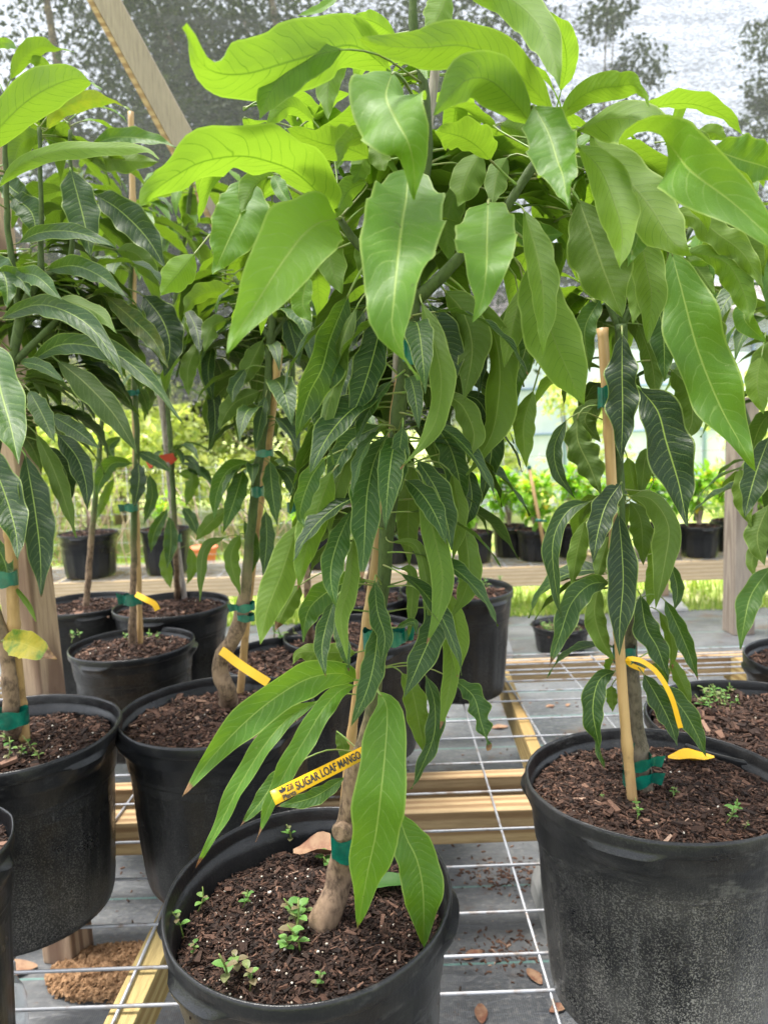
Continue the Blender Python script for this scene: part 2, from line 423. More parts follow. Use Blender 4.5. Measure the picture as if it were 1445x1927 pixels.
def npmesh(name, verts, faces, mats, parent=None, attrs=None, midx=None, smooth=False):
    """fast mesh from numpy arrays; all faces same size"""
    me = bpy.data.meshes.new(name)
    base = parent.get('_base') if parent is not None else None
    v = np.asarray(verts, dtype=np.float32)
    if base is not None: v = v - np.array(list(base), dtype=np.float32)
    f = np.asarray(faces, dtype=np.int32); k = f.shape[1]
    me.vertices.add(len(v)); me.vertices.foreach_set('co', v.ravel())
    me.loops.add(f.size); me.loops.foreach_set('vertex_index', f.ravel())
    me.polygons.add(len(f)); me.polygons.foreach_set('loop_start', np.arange(len(f), dtype=np.int32)*k)
    for m_ in (mats if isinstance(mats, (list, tuple)) else [mats]): me.materials.append(M[m_])
    if midx is not None: me.polygons.foreach_set('material_index', np.asarray(midx, dtype=np.int32))
    me.polygons.foreach_set('use_smooth', np.full(len(f), smooth))
    for nm, arr in (attrs or {}).items():
        a_ = me.attributes.new(nm, 'FLOAT', 'POINT'); a_.data.foreach_set('value', np.asarray(arr, dtype=np.float32))
    me.update(calc_edges=True); me.validate()
    o = bpy.data.objects.new(name, me); col.objects.link(o)
    if parent is not None:
        o.parent = parent
        if base is not None: o['_base'] = list(base)
    return o

def thing(name, loc, label, cat, group=None):
    o = bpy.data.objects.new(name, None); col.objects.link(o); o.empty_display_size = .1
    o.location = loc; o['_base'] = list(loc)
    o['label'] = label; o['category'] = cat
    if group: o['group'] = group
    return o
def tag(o, label, cat, group=None, kind=None):
    if label: o['label'] = label
    if cat: o['category'] = cat
    if group: o['group'] = group
    if kind: o['kind'] = kind
    return o
def structure(o): o['kind'] = 'structure'; return o

def spline(pts, n):
    """Catmull-Rom through pts, n+1 samples (pts: list of Vectors)"""
    k = len(pts)
    if k == 2: return [pts[0].lerp(pts[1], i/n) for i in range(n+1)]
    P = [pts[0]*2-pts[1]] + list(pts) + [pts[-1]*2-pts[-2]]
    seg = [max((pts[i+1]-pts[i]).length, 1e-5) for i in range(k-1)]
    tot = sum(seg); res = []
    for i in range(n+1):
        d = tot*i/n; j = 0
        while j < k-2 and d > seg[j]: d -= seg[j]; j += 1
        t = min(d/seg[j], 1)
        a, b, c, e = P[j], P[j+1], P[j+2], P[j+3]
        res.append(.5*((2*b) + (c-a)*t + (2*a-5*b+4*c-e)*t*t + (3*b-a-3*c+e)*t**3))
    return res
def lerp_list(lst, t):
    if not isinstance(lst, (list, tuple)): return lst
    if len(lst) == 1: return lst[0]
    x = t*(len(lst)-1); i = min(int(x), len(lst)-2); return lst[i]+(lst[i+1]-lst[i])*(x-i)

def leaf_into(mb, pts, w, A, rolls=0, fold=16, ripple=.05, age=.5, brown=0, yellow=0, ns=26, na=6, attach=None, curl=0, shape=1.0):
    """one mango leaf into mb. pts = 3D midrib, w = full width in metres,
    A = 'cam' (blade across the line of sight, then rolled) or a fixed across-vector."""
    C = spline(pts, ns); L = sum((C[i+1]-C[i]).length for i in range(ns))
    b = len(mb.v); rnd = random.random(); ph = random.uniform(0, 6.28); fq = random.uniform(3.0, 4.6); fq2 = fq*random.uniform(.85, 1.15); ph2 = ph+random.uniform(-1, 1)
    prevA = None; bow = random.uniform(-.08, .08); pk = random.uniform(.78, .92)
    at_age = mb.a.setdefault('age', {}); at_r = mb.a.setdefault('rnd', {}); at_b = mb.a.setdefault('brown', {}); at_y = mb.a.setdefault('yellow', {})
    for i, p in enumerate(C):
        t = i/ns
        T = (C[min(i+1, ns)] - C[max(i-1, 0)]).normalized()
        if A == 'cam':
            a = T.cross(CAM-p)
            a = a.normalized() if a.length > 1e-4 else (prevA or V((1, 0, 0)))
            a = Matrix.Rotation(R(lerp_list(rolls, t)), 3, T) @ a
        else:
            a = (A - T*A.dot(T)).normalized()
            a = Matrix.Rotation(R(lerp_list(rolls, t)), 3, T) @ a
        if prevA is not None and A == 'cam': a = (a*.6+prevA*.4).normalized()
        prevA = a
        N = a.cross(T).normalized()
        f = (math.sin(math.pi*min(max(t, 0), 1)**pk)**((.66+.10*(age > .4))*shape)) if 0 < t < 1 else 0
        f = f*(1-.30*t**5) + (.02 if t > 0 else .03)
        f *= 1-.42*max(0, (t-.72)/.28)**1.2; f *= min(1, .35+t*6)
        f *= 1+.035*math.sin(fq*6.1*t+ph)+.012*math.sin(fq2*14*t+ph2)
        hw = w/2*f
        fo = R(fold)*(1-.3*t)
        for j in range(-na//2, na//2+1):
            v = j/(na/2); s_ = abs(v)
            if v < 0: rp = math.sin(fq*2*math.pi*t+ph)
            else: rp = math.sin(fq2*2*math.pi*t+ph2)
            q = p + a*(v*hw*math.cos(fo)*(1+bow*v)) + N*(s_*hw*math.sin(fo) - s_*s_*hw*curl) + N*(w*ripple*rp*s_**1.6*min(1, 4*t)) + a*(w*f*ripple*(.28+.25*(age > .4))*math.cos((fq if v < 0 else fq2)*2*math.pi*t+ph)*v*s_)
            mb.v.append(q); k = len(mb.v)-1
            mb.uv[k] = (t, v*.5+.5)
            at_age[k] = age; at_r[k] = rnd; at_b[k] = brown; at_y[k] = yellow
    m = na+1
    for i in range(ns):
        for j in range(na):
            x = b+i*m+j
            mb.face((x, x+1, x+m+1, x+m), 0, True)
    # petiole
    if attach is not None:
        p0 = C[0]; T0 = (C[1]-C[0]).normalized(); d = (p0-attach).length
        if d > .16: attach = p0 - T0*.05 ; d = .05
        h = min(d*.45, .05)
        pp = spline([attach, attach.lerp(p0, .5) + (p0-T0*h-attach.lerp(p0, .5))*.45, p0, C[1]], 7)
        pr = max(min(.0019, w*.03), .0011)
        mb.tube(pp, [pr*1.35]*2+[pr]*5+[pr*.6], 6, 1)
    return L

# ================================================================= setting
BT = .36                       # bench top height
def sheet(name, mat, x0, x1, y0, y1, z, nx=1, ny=1):
    vs_ = [(x0+(x1-x0)*i/nx, y0+(y1-y0)*j/ny, z) for j in range(ny+1) for i in range(nx+1)]
    fs_ = [(j*(nx+1)+i, j*(nx+1)+i+1, (j+1)*(nx+1)+i+1, (j+1)*(nx+1)+i) for j in range(ny) for i in range(nx)]
    o = npmesh(name, vs_, fs_, mat); structure(o); return o
sheet('ground', 'lawn', -200, 200, -40, 300, -.012)
sheet('weed_mat_floor', 'ground', -9, 9, -2, 5.25, 0)

# grass: turf blades beyond the mat
def blades(n, x0, x1, y0, y1, h0, h1, wd, name, label):
    x = rng.uniform(x0, x1, n); y = y0 + (y1-y0)*rng.uniform(0, 1, n)**1.6
    h = rng.uniform(h0, h1, n)*(1+.6*(np.sin(x*3.1)*np.sin(y*2.3))); az = rng.uniform(0, 6.28, n); lean = rng.uniform(.1, .8, n)*h
    dx, dy = np.cos(az)*wd*(1+.2*(y-y0)), np.sin(az)*wd*(1+.2*(y-y0)); lx, ly = np.cos(az+1.3)*lean, np.sin(az+1.3)*lean
    v = np.zeros((n, 3, 3)); v[:, 0] = np.stack([x-dx, y-dy, x*0-.01], 1); v[:, 1] = np.stack([x+dx, y+dy, x*0-.01], 1); v[:, 2] = np.stack([x+lx, y+ly, h], 1)
    f = np.arange(n*3).reshape(n, 3)
    o = npmesh(name, v.reshape(-1, 3), f, 'grass', attrs={'rnd': np.repeat(np.clip(rng.normal(.5, .25, n), 0, 1), 3)})
    tag(o, label, 'grass', kind='stuff')
blades(26000, -4.5, 5, 5.22, 8.5, .03, .09, .006, 'grass', 'bright green grass growing beyond the edge of the grey ground cloth')
o = bpy.data.objects['grass']

# front bench: timber rails and joists under the pots
YR = on(960, 1238, BT).y
bench = thing('plant_bench', (0, 1.6, 0), 'low lumber bench carrying the large potted mangoes in front', 'bench')
def beam(parent, name, c, size, mat, rz=0, bev=.002):
    mb = MB(); mb.box(V((0, 0, 0)), size)
    rot = Matrix.Rotation(rz, 3, 'Z')
    mb.v = [rot @ q + V(c) for q in mb.v]
    return mb.build(name, mat, parent, bevel=bev)
zt = BT - .008
y1a = on(880, 1450, zt).y; y1b = on(880, 1464, zt).y
y2a = on(900, 1497, zt).y; y2b = on(900, 1526, zt).y
beam(bench, 'rail', (.2, (y1a+y1b)/2, zt-.045), (4.4, y1a-y1b, .09), 'wood')
beam(bench, 'rail', (.2, (y2a+y2b)/2, zt-.047), (4.4, y2a-y2b, .092), 'wood')
beam(bench, 'rail', (.2, YR-.02, zt-.045), (4.4, .06, .09), 'wood')
beam(bench, 'rail', (.2, .72, zt-.045), (4.4, .04, .09), 'wood')
def joist(parent, pa, pb, wd, h, mat='woody'):
    a = on(*pa, zt); b = on(*pb, zt); c = (a+b)/2; d = b-a
    beam(parent, 'joist', (c.x, c.y, zt-h/2-.001), (wd, d.length, h), mat, math.atan2(d.y, d.x)-math.pi/2)
a = on(300, 1762, zt); b = on(222, 1927, zt); a.y = y2b-.003
a.x = b.x + (on(300, 1762, zt).x-b.x)*1.35
c0 = on(222, 1927, zt); d0 = on(308, 1745, zt); dd = (d0-c0)
c1 = c0 - dd*1.2; c2 = c0 + dd*((y2b-.003-c0.y)/dd.y)
cc = (c1+c2)/2
beam(bench, 'joist', (cc.x, cc.y, zt-.046), (.055, (c2-c1).length, .09), 'woody', math.atan2(dd.y, dd.x)-math.pi/2)
joist(bench, (948, 1262), (1016, 1432), .04, .12)
joist(bench, (1370, 1225), (1520, 1320), .04, .12)
joist(bench, (700, 1262), (690, 1432), .04, .12)
for (px, py, hh) in ((1135, 1385, .3), (1180, 1240, .3), (560, 1250, .3), (-30, 1300, .3)):
    q = on(px, py, zt-.09)
    beam(bench, 'leg', (q.x, q.y, (zt-.094+.1)/2+.02), (.088, .088, zt-.094-.12), 'woodz')

# galvanised mesh panel laid over it
panel = MB(); rr = .0035
xs_front = on(972, 1400, BT)
def wire(a, b, r=rr): panel.tube([a, a.lerp(b, .5)+V((0, 0, random.uniform(-.002, .002))), b], r, 6, 0)
for (px, py) in ((957, 1235), (957, 1245), (957, 1253), (957, 1263), (957, 1272), (957, 1284), (957, 1303), (957, 1322), (957, 1355), (957, 1389), (957, 1435), (957, 1490), (957, 1562), (957, 1632), (957, 1718), (957, 1799), (957, 1871), (957, 1960), (957, 2060)):
    y = on(px, py, BT).y; wire(V((-2.0, y-.006, BT+.004)), V((2.4, y+.006, BT+.004)))
for (pa, pb) in (((940, 1259), (1024, 1397)), ((925, 1502), (1036, 1871)), ((1050, 1243), (1163, 1376)), ((1110, 1232), (1290, 1420)), ((293, 1742), (212, 1927)), ((57, 1760), (7, 1828)), ((1240, 1225), (1440, 1370))):
    a = on(*pa, BT-.001); b = on(*pb, BT-.001); d = (a-b)
    a2 = b + d*((YR-b.y)/d.y); b2 = b + d*((.75-b.y)/d.y)
    wire(V((a2.x, a2.y, BT-.001)), V((b2.x, b2.y, BT-.001)))
o = panel.build('wire_mesh_panel', 'wire'); tag(o, 'galvanised wire mesh panel lying across the front lumber bench', 'wire panel')

# deck blocks
def deck_block(x, y, s, hgt, label, group=None, z=0):
    mb = MB(); n = 4
    rings = [(s/2, 0), (s/2*.97, hgt*.25), (s*.34, hgt*.92), (s*.33, hgt)]
    for (r_, zz) in rings:
        for (sx, sy) in ((-1, -1), (1, -1), (1, 1), (-1, 1)): mb.v.append(V((x+sx*r_, y+sy*r_, z+zz)))
    for i in range(3):
        for k in range(4): mb.face((i*4+k, i*4+(k+1) % 4, (i+1)*4+(k+1) % 4, (i+1)*4+k), 0, False)
    mb.face((12, 13, 14, 15), 0, False); mb.face((3, 2, 1, 0), 0, False)
    # raised corner lugs leaving the cross slot
    for sx in (-1, 1):
        for sy in (-1, 1): mb.box(V((x+sx*s*.23, y+sy*s*.23, z+hgt+.012)), (s*.17, s*.17, .03))
    o = mb.build('deck_block', 'concrete', bevel=.006); tag(o, label, 'deck block', group)
q = on(1100, 1760, .0)
deck_block(q.x+.04, q.y+.05, .30, .22, 'grey concrete deck block under the large pot at right')
q = on(930, 1240, 0); deck_block(q.x-.02, q.y+.1, .26, .2, 'pale concrete deck block behind the big black pot right of the centre trunk')

# tall post at left with the diagonal brace
q = on(116, 1820, 0)
post = thing('timber_post', (q.x, q.y+.05, 0), 'tall weathered timber post behind the left mango plant', 'post')
up_ = beam(post, 'upright', (q.x, q.y+.05, 1.6), (.092, .092, 3.2), 'woodz', -.24, .004)
for v_ in up_.data.vertices: v_.co.x -= .024*v_.co.z
mb = MB()
a = at(170, -60, 3.3); b = at(420, 400, 3.3); d = (b-a); L_ = d.length; d.normalize()
yv = V((0, 1, 0)); sv = d.cross(yv).normalized(); rot = Matrix((sv, d, sv.cross(d))).transposed()
mb.box((a+b)/2, (.10, L_*1.6, .06), rot)
o = mb.build('roof_brace', 'woodgrey', bevel=.002); tag(o, 'slanting weathered timber brace crossing in front of the shade netting', 'beam')
mb = MB(); mb.box((a+b)/2 - sv*.062 + V((0, .004, 0)), (.022, L_*1.6, .06), rot)
o2 = mb.build('brace_edge_board', 'wood', bevel=.002); tag(o2, 'thin orange-brown board fixed along the lower edge of the slanting brace', 'board')

# post at right, standing at the mat edge
q = on(1388, 1190, 0)
rp = thing('timber_post', (q.x, q.y, 0), 'short grey wooden post standing at the right beyond the bench', 'post')
beam(rp, 'upright', (q.x, q.y, .75), (.14, .14, 1.5), 'woodgrey', .1, .006)

# far bench
FY = on(1000, 1062, BT).y
YB = [on(160, 1102, BT).y, on(1330, 1046, BT).y]
fb = thing('plant_bench', (0, FY, 0), 'long low lumber bench in the back holding small potted shrubs', 'bench')
yb = (YB[0]+YB[1])/2
def far_y(x): return yb
beam(fb, 'rail', (.3, yb, BT-.075), (7.6, .04, .14), 'woodfar')
beam(fb, 'rail', (.3, yb+.62, BT-.075), (7.6, .04, .14), 'wood')
for x in (-3.2, -2.4, -1.6, -.8, 0, .8, 1.6, 2.4, 3.2): beam(fb, 'joist', (x, yb+.31, BT-.075), (.04, .575, .13), 'woody')
for xx in (-3.0, on(162, 1150, .2).x, .1, on(1292, 1120, .2).x, 3.4):
    beam(fb, 'leg', (xx, yb+.08, .155), (.09, .09, .12), 'woodz')
    deck_block(xx, yb+.08, .30, .09, ('concrete deck block under a leg of the back bench, beside the left timber post' if abs(xx-on(162, 1150, .2).x) < .01 else 'concrete deck block under a back bench leg, left of the right wooden post' if abs(xx-on(1292, 1120, .2).x) < .01 else ('concrete deck block under the back bench, leftmost one' if xx < -2.5 else 'concrete deck block under the back bench, behind the centre stem' if xx < 1 else 'concrete deck block under the back bench, rightmost one')), 'deck blocks under the back bench')
pn = MB()
for i in range(12):
    y = yb - .01 + i*.06; pn.tube([V((-3.6, y, BT+.004)), V((4.1, y, BT+.004))], .003, 5, 0)
for i in range(40):
    x = -3.5+i*.19; pn.tube([V((x, yb-.02, BT-.001)), V((x, yb+.66, BT-.001))], .003, 5, 0)
o = pn.build('wire_mesh_panel', 'wire'); tag(o, 'wire mesh panel lying on the back bench under the small pots', 'wire panel')

# low wire fence behind the mat edge
wf = MB(); yf = 6.6
for i in range(9):
    z = .05+i*.13; wf.tube([V((-5, yf, z)), V((6, yf, z))], .0028, 4, 0)
for i in range(70):
    x = -5+i*.16; wf.tube([V((x, yf, 0)), V((x, yf, 1.12))], .0024, 4, 0)
o = wf.build('wire_fence', 'wire'); tag(o, 'thin wire fence crossing the bright grass beyond the benches', 'fence')

# shade netting hung behind the benches
def cloth():
    nx, nz = 70, 22; x0, x1 = -4.6, 4.8
    pts = np.zeros(((nx+1)*(nz+1), 3)); k = 0
    for j in range(nz+1):
        for i in range(nx+1):
            x = x0+(x1-x0)*i/nx; zb = 1.78 + .09*math.sin(x*1.1+.6) + .05*x
            z = zb + (4.78-zb)*j/nz
            y = 5.75 + .06*math.sin(x*1.7+z*.8) + .03*math.sin(x*4.1-z*1.6) + .02*math.sin(x*9+z)
            pts[k] = (x, y, z); k += 1
    f = [(j*(nx+1)+i, j*(nx+1)+i+1, (j+1)*(nx+1)+i+1, (j+1)*(nx+1)+i) for j in range(nz) for i in range(nx)]
    o = npmesh('shade_netting', pts, f, 'cloth', smooth=True)
    tag(o, 'grey woven shade netting hanging behind the plants at the top', 'shade cloth')
cloth()
o = npmesh('overhead_netting', [(-5, -3, 4.85), (5.2, -3, 4.85), (5.2, 5.8, 4.8), (-5, 5.8, 4.8)], [(0, 1, 2, 3)], 'overhead'); tag(o, 'dark netting stretched level overhead above both benches', 'shade cloth')

# ================================================================= distance
def leaf_cards(centers, radii, n, size, squash=1.0, aspect=.45):
    """n little pointed leaves spread through clumps -> numpy verts, faces"""
    c = np.asarray(centers, float); r = np.asarray(radii, float)
    wgt = r**2/np.sum(r**2); idx = rng.choice(len(c), n, p=wgt)
    d = rng.normal(size=(n, 3)); d /= np.linalg.norm(d, axis=1)[:, None]
    rad = r[idx]*rng.uniform(.25, 1, n)**.5*(1+.15*rng.normal(size=n))
    p = c[idx] + d*rad[:, None]*np.array([1, 1, squash])
    a = rng.normal(size=(n, 3)) + d*.5 + np.array([0, 0, -.4]); a /= np.linalg.norm(a, axis=1)[:, None]
    b = np.cross(a, rng.normal(size=(n, 3))); b /= np.linalg.norm(b, axis=1)[:, None]
    s = size*rng.uniform(.6, 1.4, n)
    v = np.zeros((n, 4, 3)); A = a*s[:, None]; B = b*(s*aspect)[:, None]
    nn = np.cross(a, b)*(s*.12)[:, None]
    v[:, 0] = p-A; v[:, 1] = p+B-A*.1+nn; v[:, 2] = p+A; v[:, 3] = p-B-A*.1+nn
    f = np.arange(n*4).reshape(n, 4)
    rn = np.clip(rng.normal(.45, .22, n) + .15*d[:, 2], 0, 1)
    return v.reshape(-1, 3), f, np.repeat(rn, 4)

def bush(name, label, cat, c, r, h, n, size, mat, group=None, trunk=True, nclump=14, trunk_r=.05, squash=.8, zc=None):
    t = thing(name, (c[0], c[1], 0), label, cat, group)
    cs = []; rs = []
    for i in range(nclump):
        a = random.uniform(0, 6.28); q = r*math.sqrt(random.random())*.85
        z = random.uniform(.25, .95) if zc is None else random.uniform(*zc)
        cs.append((c[0]+q*math.cos(a), c[1]+q*math.sin(a)*.8, h*z)); rs.append(r*random.uniform(.22, .5))
    v, f, rn = leaf_cards(cs, rs, n, size, squash)
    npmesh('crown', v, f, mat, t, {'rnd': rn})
    if trunk:
        mb = MB(); top = V((c[0], c[1], h*.55))
        mb.tube(spline([V((c[0], c[1], 0)), V((c[0]+r*.06, c[1], h*.3)), top], 8), [trunk_r*(1-.05*i) for i in range(9)], 7)
        for i in range(min(nclump, 10)):
            e = V(cs[i]); s_ = V((c[0], c[1], h*random.uniform(.2, .5)))
            mb.tube(spline([s_, s_.lerp(e, .5)+V((0, 0, -.08*r)), e], 6), [trunk_r*.5*(1-.13*k) for k in range(7)], 5)
        mb.build('trunk', 'twig', t)
    return t

# big trees seen through the netting
bush('oak_tree', 'large dark oak behind the netting at upper left', 'tree', (-4.4, 12, 0), 3.6, 9.2, 60000, .055, 'bigtree', nclump=60, trunk_r=.22, zc=(.15, 1))
bush('oak_tree', 'dark broad oak behind the netting above the middle plant', 'tree', (-.6, 13, 0), 3.6, 9.4, 64000, .055, 'bigtree', nclump=60, trunk_r=.22, zc=(.15, 1))
bush('slender_tree', 'thin open branched tree seen through the netting right of the crown', 'tree', (3.6, 12.5, 0), 1.0, 8.8, 6000, .05, 'bigtree', nclump=24, trunk_r=.06, zc=(.35, 1))
bush('distant_tree', 'small dark tree behind the netting at the right edge', 'tree', (7.7, 14, 0), 1.4, 8.4, 9000, .05, 'bigtree', nclump=18, trunk_r=.1, zc=(.6, 1))
# sunny hedge and scrub beyond the fence
hl = ['sunny yellow-green bush beyond the fence at far left', 'pale green bush beyond the fence, behind the left stakes', 'bright loose bush beyond the fence left of the middle plant', 'bright bush beyond the fence just right of the middle trunk', 'greyish twiggy bush in front of the white greenhouse', 'light green bush beyond the fence near the right post']
for i, (x, y, r, h, n) in enumerate(((-4.6, 9.2, 1.5, 2.4, 5200), (-3.0, 8.8, 1.0, 2.1, 3800), (-1.5, 9.4, 1.2, 2.3, 4600), (1.2, 10.5, .8, 1.6, 2200), (2.4, 9.2, .7, 2.1, 1300), (5.2, 10.2, 1.0, 1.8, 3200))):
    bush('hedge_bush', hl[i], 'bush', (x, y, 0), r, h, n, .055, 'hedge', 'bushes beyond the wire fence', nclump=16, trunk_r=.03, zc=(.15, .95))
# heap of dry bare twigs
mb = MB()
for i in range(80):
    x = random.uniform(-3.9, -.7); y = random.uniform(7.4, 8.3); a = random.uniform(-1, 1)
    p = V((x, y, random.uniform(0, .3))); q = p+V((math.sin(a)*random.uniform(.3, .7), random.uniform(-.2, .2), random.uniform(.25, .95)))
    mb.tube([p, p.lerp(q, .5)+V((random.uniform(-.07, .07), 0, 0)), q], [.011, .008, .003], 4)
o = mb.build('dry_brush_pile', 'twig'); tag(o, 'pale tangle of dry bare twigs on the grass behind the left bench end', 'brush pile', kind='stuff')
# white film greenhouse
gx0, gx1, gy, gh = 1.35, 8.0, 11.6, 3.0
gp = on(940, 800, 1.4)
gh_ = thing('greenhouse', (4.6, gy, 0), 'long greenhouse with white film walls and pale roof at right', 'greenhouse')
mb = MB(); mb.box(V(((gx0+gx1)/2, gy+.03, gh/2)), (gx1-gx0, .02, gh)); mb.box(V((gx0, gy+1.6, gh/2)), (.02, 3.1, gh)); mb.build('wall', 'tarp', gh_)
mb = MB()
for i in range(10): mb.tube([V((gx0+.05+i*(gx1-gx0-.1)/9, gy-.02, 0)), V((gx0+.05+i*(gx1-gx0-.1)/9, gy-.02, gh))], .025, 6)
for z in (.5, 1.2, 1.9, 2.6): mb.tube([V((gx0, gy-.03, z)), V((gx1, gy-.03, z))], .02, 6)
mb.build('frame', 'frame', gh_)
mb = MB(); mb.box(V(((gx0+gx1)/2, gy+1.3, gh+.42)), (gx1-gx0+.5, 3.1, .05), Matrix.Rotation(R(17), 3, 'X')); mb.build('roof', 'roof', gh_)

# ================================================================= potted plants
def pot_mesh(parent, c, r, h, zb, lugs=(), dirt=1.0, ovals=(1, 1), rot=0, rib=.0012, seed=0, dents=1.0, slots=()):
    """moulded nursery can, open at the top, with rolled lip, step band, panel ribs and grip lugs"""
    prof = [(.0, .004), (.77, .004), (.805, .0), (.82, .03), (.832, .10), (.858, .30), (.888, .52), (.918, .72), (.921, .722), (.938, .728), (.940, .74), (.943, .768), (.948, .771), (.949, .80), (.954, .803), (.956, .84), (.961, .843), (.964, .868), (.967, .885), (.972, .905), (.978, .925), (.980, .928), (1.004, .932), (1.010, .936), (1.013, .955), (1.014, .985), (1.008, .997), (.998, 1.0), (.988, .996), (.983, .985), (.974, .95), (.972, .93), (.955, .925), (.951, .88), (.944, .87), (.940, .80), (.93, .74), (.91, .66)]
    ns = 120; mb = MB(); n = len(prof); da = mb.a.setdefault('dirt', {})
    for i, (pr, pz) in enumerate(prof):
        for k in range(ns):
            th = 2*math.pi*k/ns
            x, y = math.cos(th), math.sin(th)
            rad = pr*r
            if .03 <= pz <= .72 and i < 9:
                rad += rib*2.2*(1 if math.cos(th*14) > .25 else 0)*math.sin(math.pi*(pz-.03)/.69)**.4
            if i > 2:
                rad *= 1 + dents*.010*noise.noise(V((x*1.3, y*1.3, pz*1.5+seed*3.7))) + dents*.005*noise.noise(V((x*4, y*4, pz*4+seed)))
            z = pz*h
            for (la, lw) in lugs:
                dd = (th-la+math.pi) % (2*math.pi) - math.pi
                g_ = 1/(1+math.exp((abs(dd)-lw)/.025))
                if .835 < pz < .934 and i < 24: rad += g_*.016*min(1, (pz-.835)/.075)*min(1, max(0, (.940-pz)/.012)); z -= g_*.003
            px_, py_ = x*rad*ovals[0], y*rad*ovals[1]
            cr, sr = math.cos(rot), math.sin(rot)
            mb.v.append(V((c[0]+px_*cr-py_*sr, c[1]+px_*sr+py_*cr, zb+z)))
            da[len(mb.v)-1] = dirt
    for i in range(n-1):
        for k in range(ns):
            mb.face((i*ns+k, i*ns+(k+1) % ns, (i+1)*ns+(k+1) % ns, (i+1)*ns+k), 0, True)
    o = mb.build('pot', 'pot', parent)
    return o

def soil_mesh(parent, c, r, z, n=3000, perl=60, ovals=(1, 1), mound=.012, dark=0.0, seed=1, csize=1.0):
    rs = r*.922; g = 36; vs_ = []; fs_ = []
    hf = lambda x, y: z + mound*(1-(x*x+y*y)/(rs*rs)) + .010*noise.noise(V((x*16+seed, y*16, seed))) + .005*noise.noise(V((x*45, y*45, seed)))
    # base disc
    mb = MB(); ar = mb.a.setdefault('rnd', {})
    mb.v.append(V((c[0], c[1], hf(0, 0)-.006)))
    for i in range(1, 13):
        for k in range(g):
            th = 2*math.pi*k/g; x, y = rs*i/12*math.cos(th), rs*i/12*math.sin(th)
            mb.v.append(V((c[0]+x*ovals[0], c[1]+y*ovals[1], hf(x, y)-.006)))
    for k in range(g): mb.face((0, 1+k, 1+(k+1) % g))
    for i in range(11):
        for k in range(g):
            mb.face((1+i*g+k, 1+(i+1)*g+k, 1+(i+1)*g+(k+1) % g, 1+i*g+(k+1) % g))
    for k in range(len(mb.v)): ar[k] = .2
    so = mb.build('soil', 'soil', parent)
    # bark chips (vectorised boxes)
    rad = rs*np.sqrt(rng.uniform(0, 1, n)); th = rng.uniform(0, 6.283, n)
    x = rad*np.cos(th); y = rad*np.sin(th); zz = np.array([hf(a, b) for a, b in zip(x, y)]) + rng.uniform(-.006, .003, n)
    ln = rng.gamma(2.2, .0032, n)*csize + .003; wd = ln*rng.uniform(.15, .5, n); tk = wd*.5
    big = rng.uniform(0, 1, n) < .03; ln[big] *= 1.9
    az = rng.uniform(0, 6.283, n); el = rng.normal(0, .28, n)
    ax = np.stack([np.cos(az)*np.cos(el), np.sin(az)*np.cos(el), np.sin(el)], 1)
    up = rng.normal(size=(n, 3))*.35 + np.array([0, 0, 1]); bx = np.cross(up, ax); bx /= np.linalg.norm(bx, axis=1)[:, None]; cx = np.cross(ax, bx)
    P = np.stack([c[0]+x*ovals[0], c[1]+y*ovals[1], zz], 1)
    S = np.array([(-1, -1, -1), (1, -.6, -1), (1, .6, -1), (-1, 1, -1), (-1, -1, 1), (1, -.6, 1), (1, .6, 1), (-1, 1, 1)], float)
    v = P[:, None, :] + (ax*ln[:, None]/2)[:, None, :]*S[None, :, 0:1] + (bx*wd[:, None]/2)[:, None, :]*S[None, :, 1:2] + (cx*tk[:, None]/2)[:, None, :]*S[None, :, 2:3]
    F = np.array([(0, 3, 2, 1), (4, 5, 6, 7), (0, 1, 5, 4), (1, 2, 6, 5), (2, 3, 7, 6), (3, 0, 4, 7)])
    f = (F[None] + (np.arange(n)*8)[:, None, None]).reshape(-1, 4)
    rn = np.clip(rng.beta(1.6, 2.6, n) - dark + big*.25, 0, 1)
    o = npmesh('bark_chips', v.reshape(-1, 3), f, 'soil', so, {'rnd': np.repeat(rn, 8)}); o['kind'] = 'stuff'
    # perlite grains
    if perl:
        pm = MB()
        for i in range(perl):
            a = random.uniform(0, 6.28); q = rs*.97*math.sqrt(random.random()); X, Y = q*math.cos(a), q*math.sin(a)
            s_ = random.choice((.0008, .001, .0013, .0017, .0024))
            ctr = V((c[0]+X*ovals[0], c[1]+Y*ovals[1], hf(X, Y)+.002)); b = len(pm.v)
            pm.v.append(ctr+V((0, 0, s_)))
            for rr_, zz_ in ((.85, .5), (.95, -.2)):
                for k in range(6): pm.v.append(ctr+V((math.cos(k*1.047)*s_*rr_*random.uniform(.8, 1.15), math.sin(k*1.047)*s_*rr_, s_*zz_)))
            for k in range(6):
                pm.face((b, b+1+k, b+1+(k+1) % 6)); pm.face((b+1+k, b+7+k, b+7+(k+1) % 6, b+1+(k+1) % 6))
        o = pm.build('perlite', 'perlite', so); o['kind'] = 'stuff'
    return hf

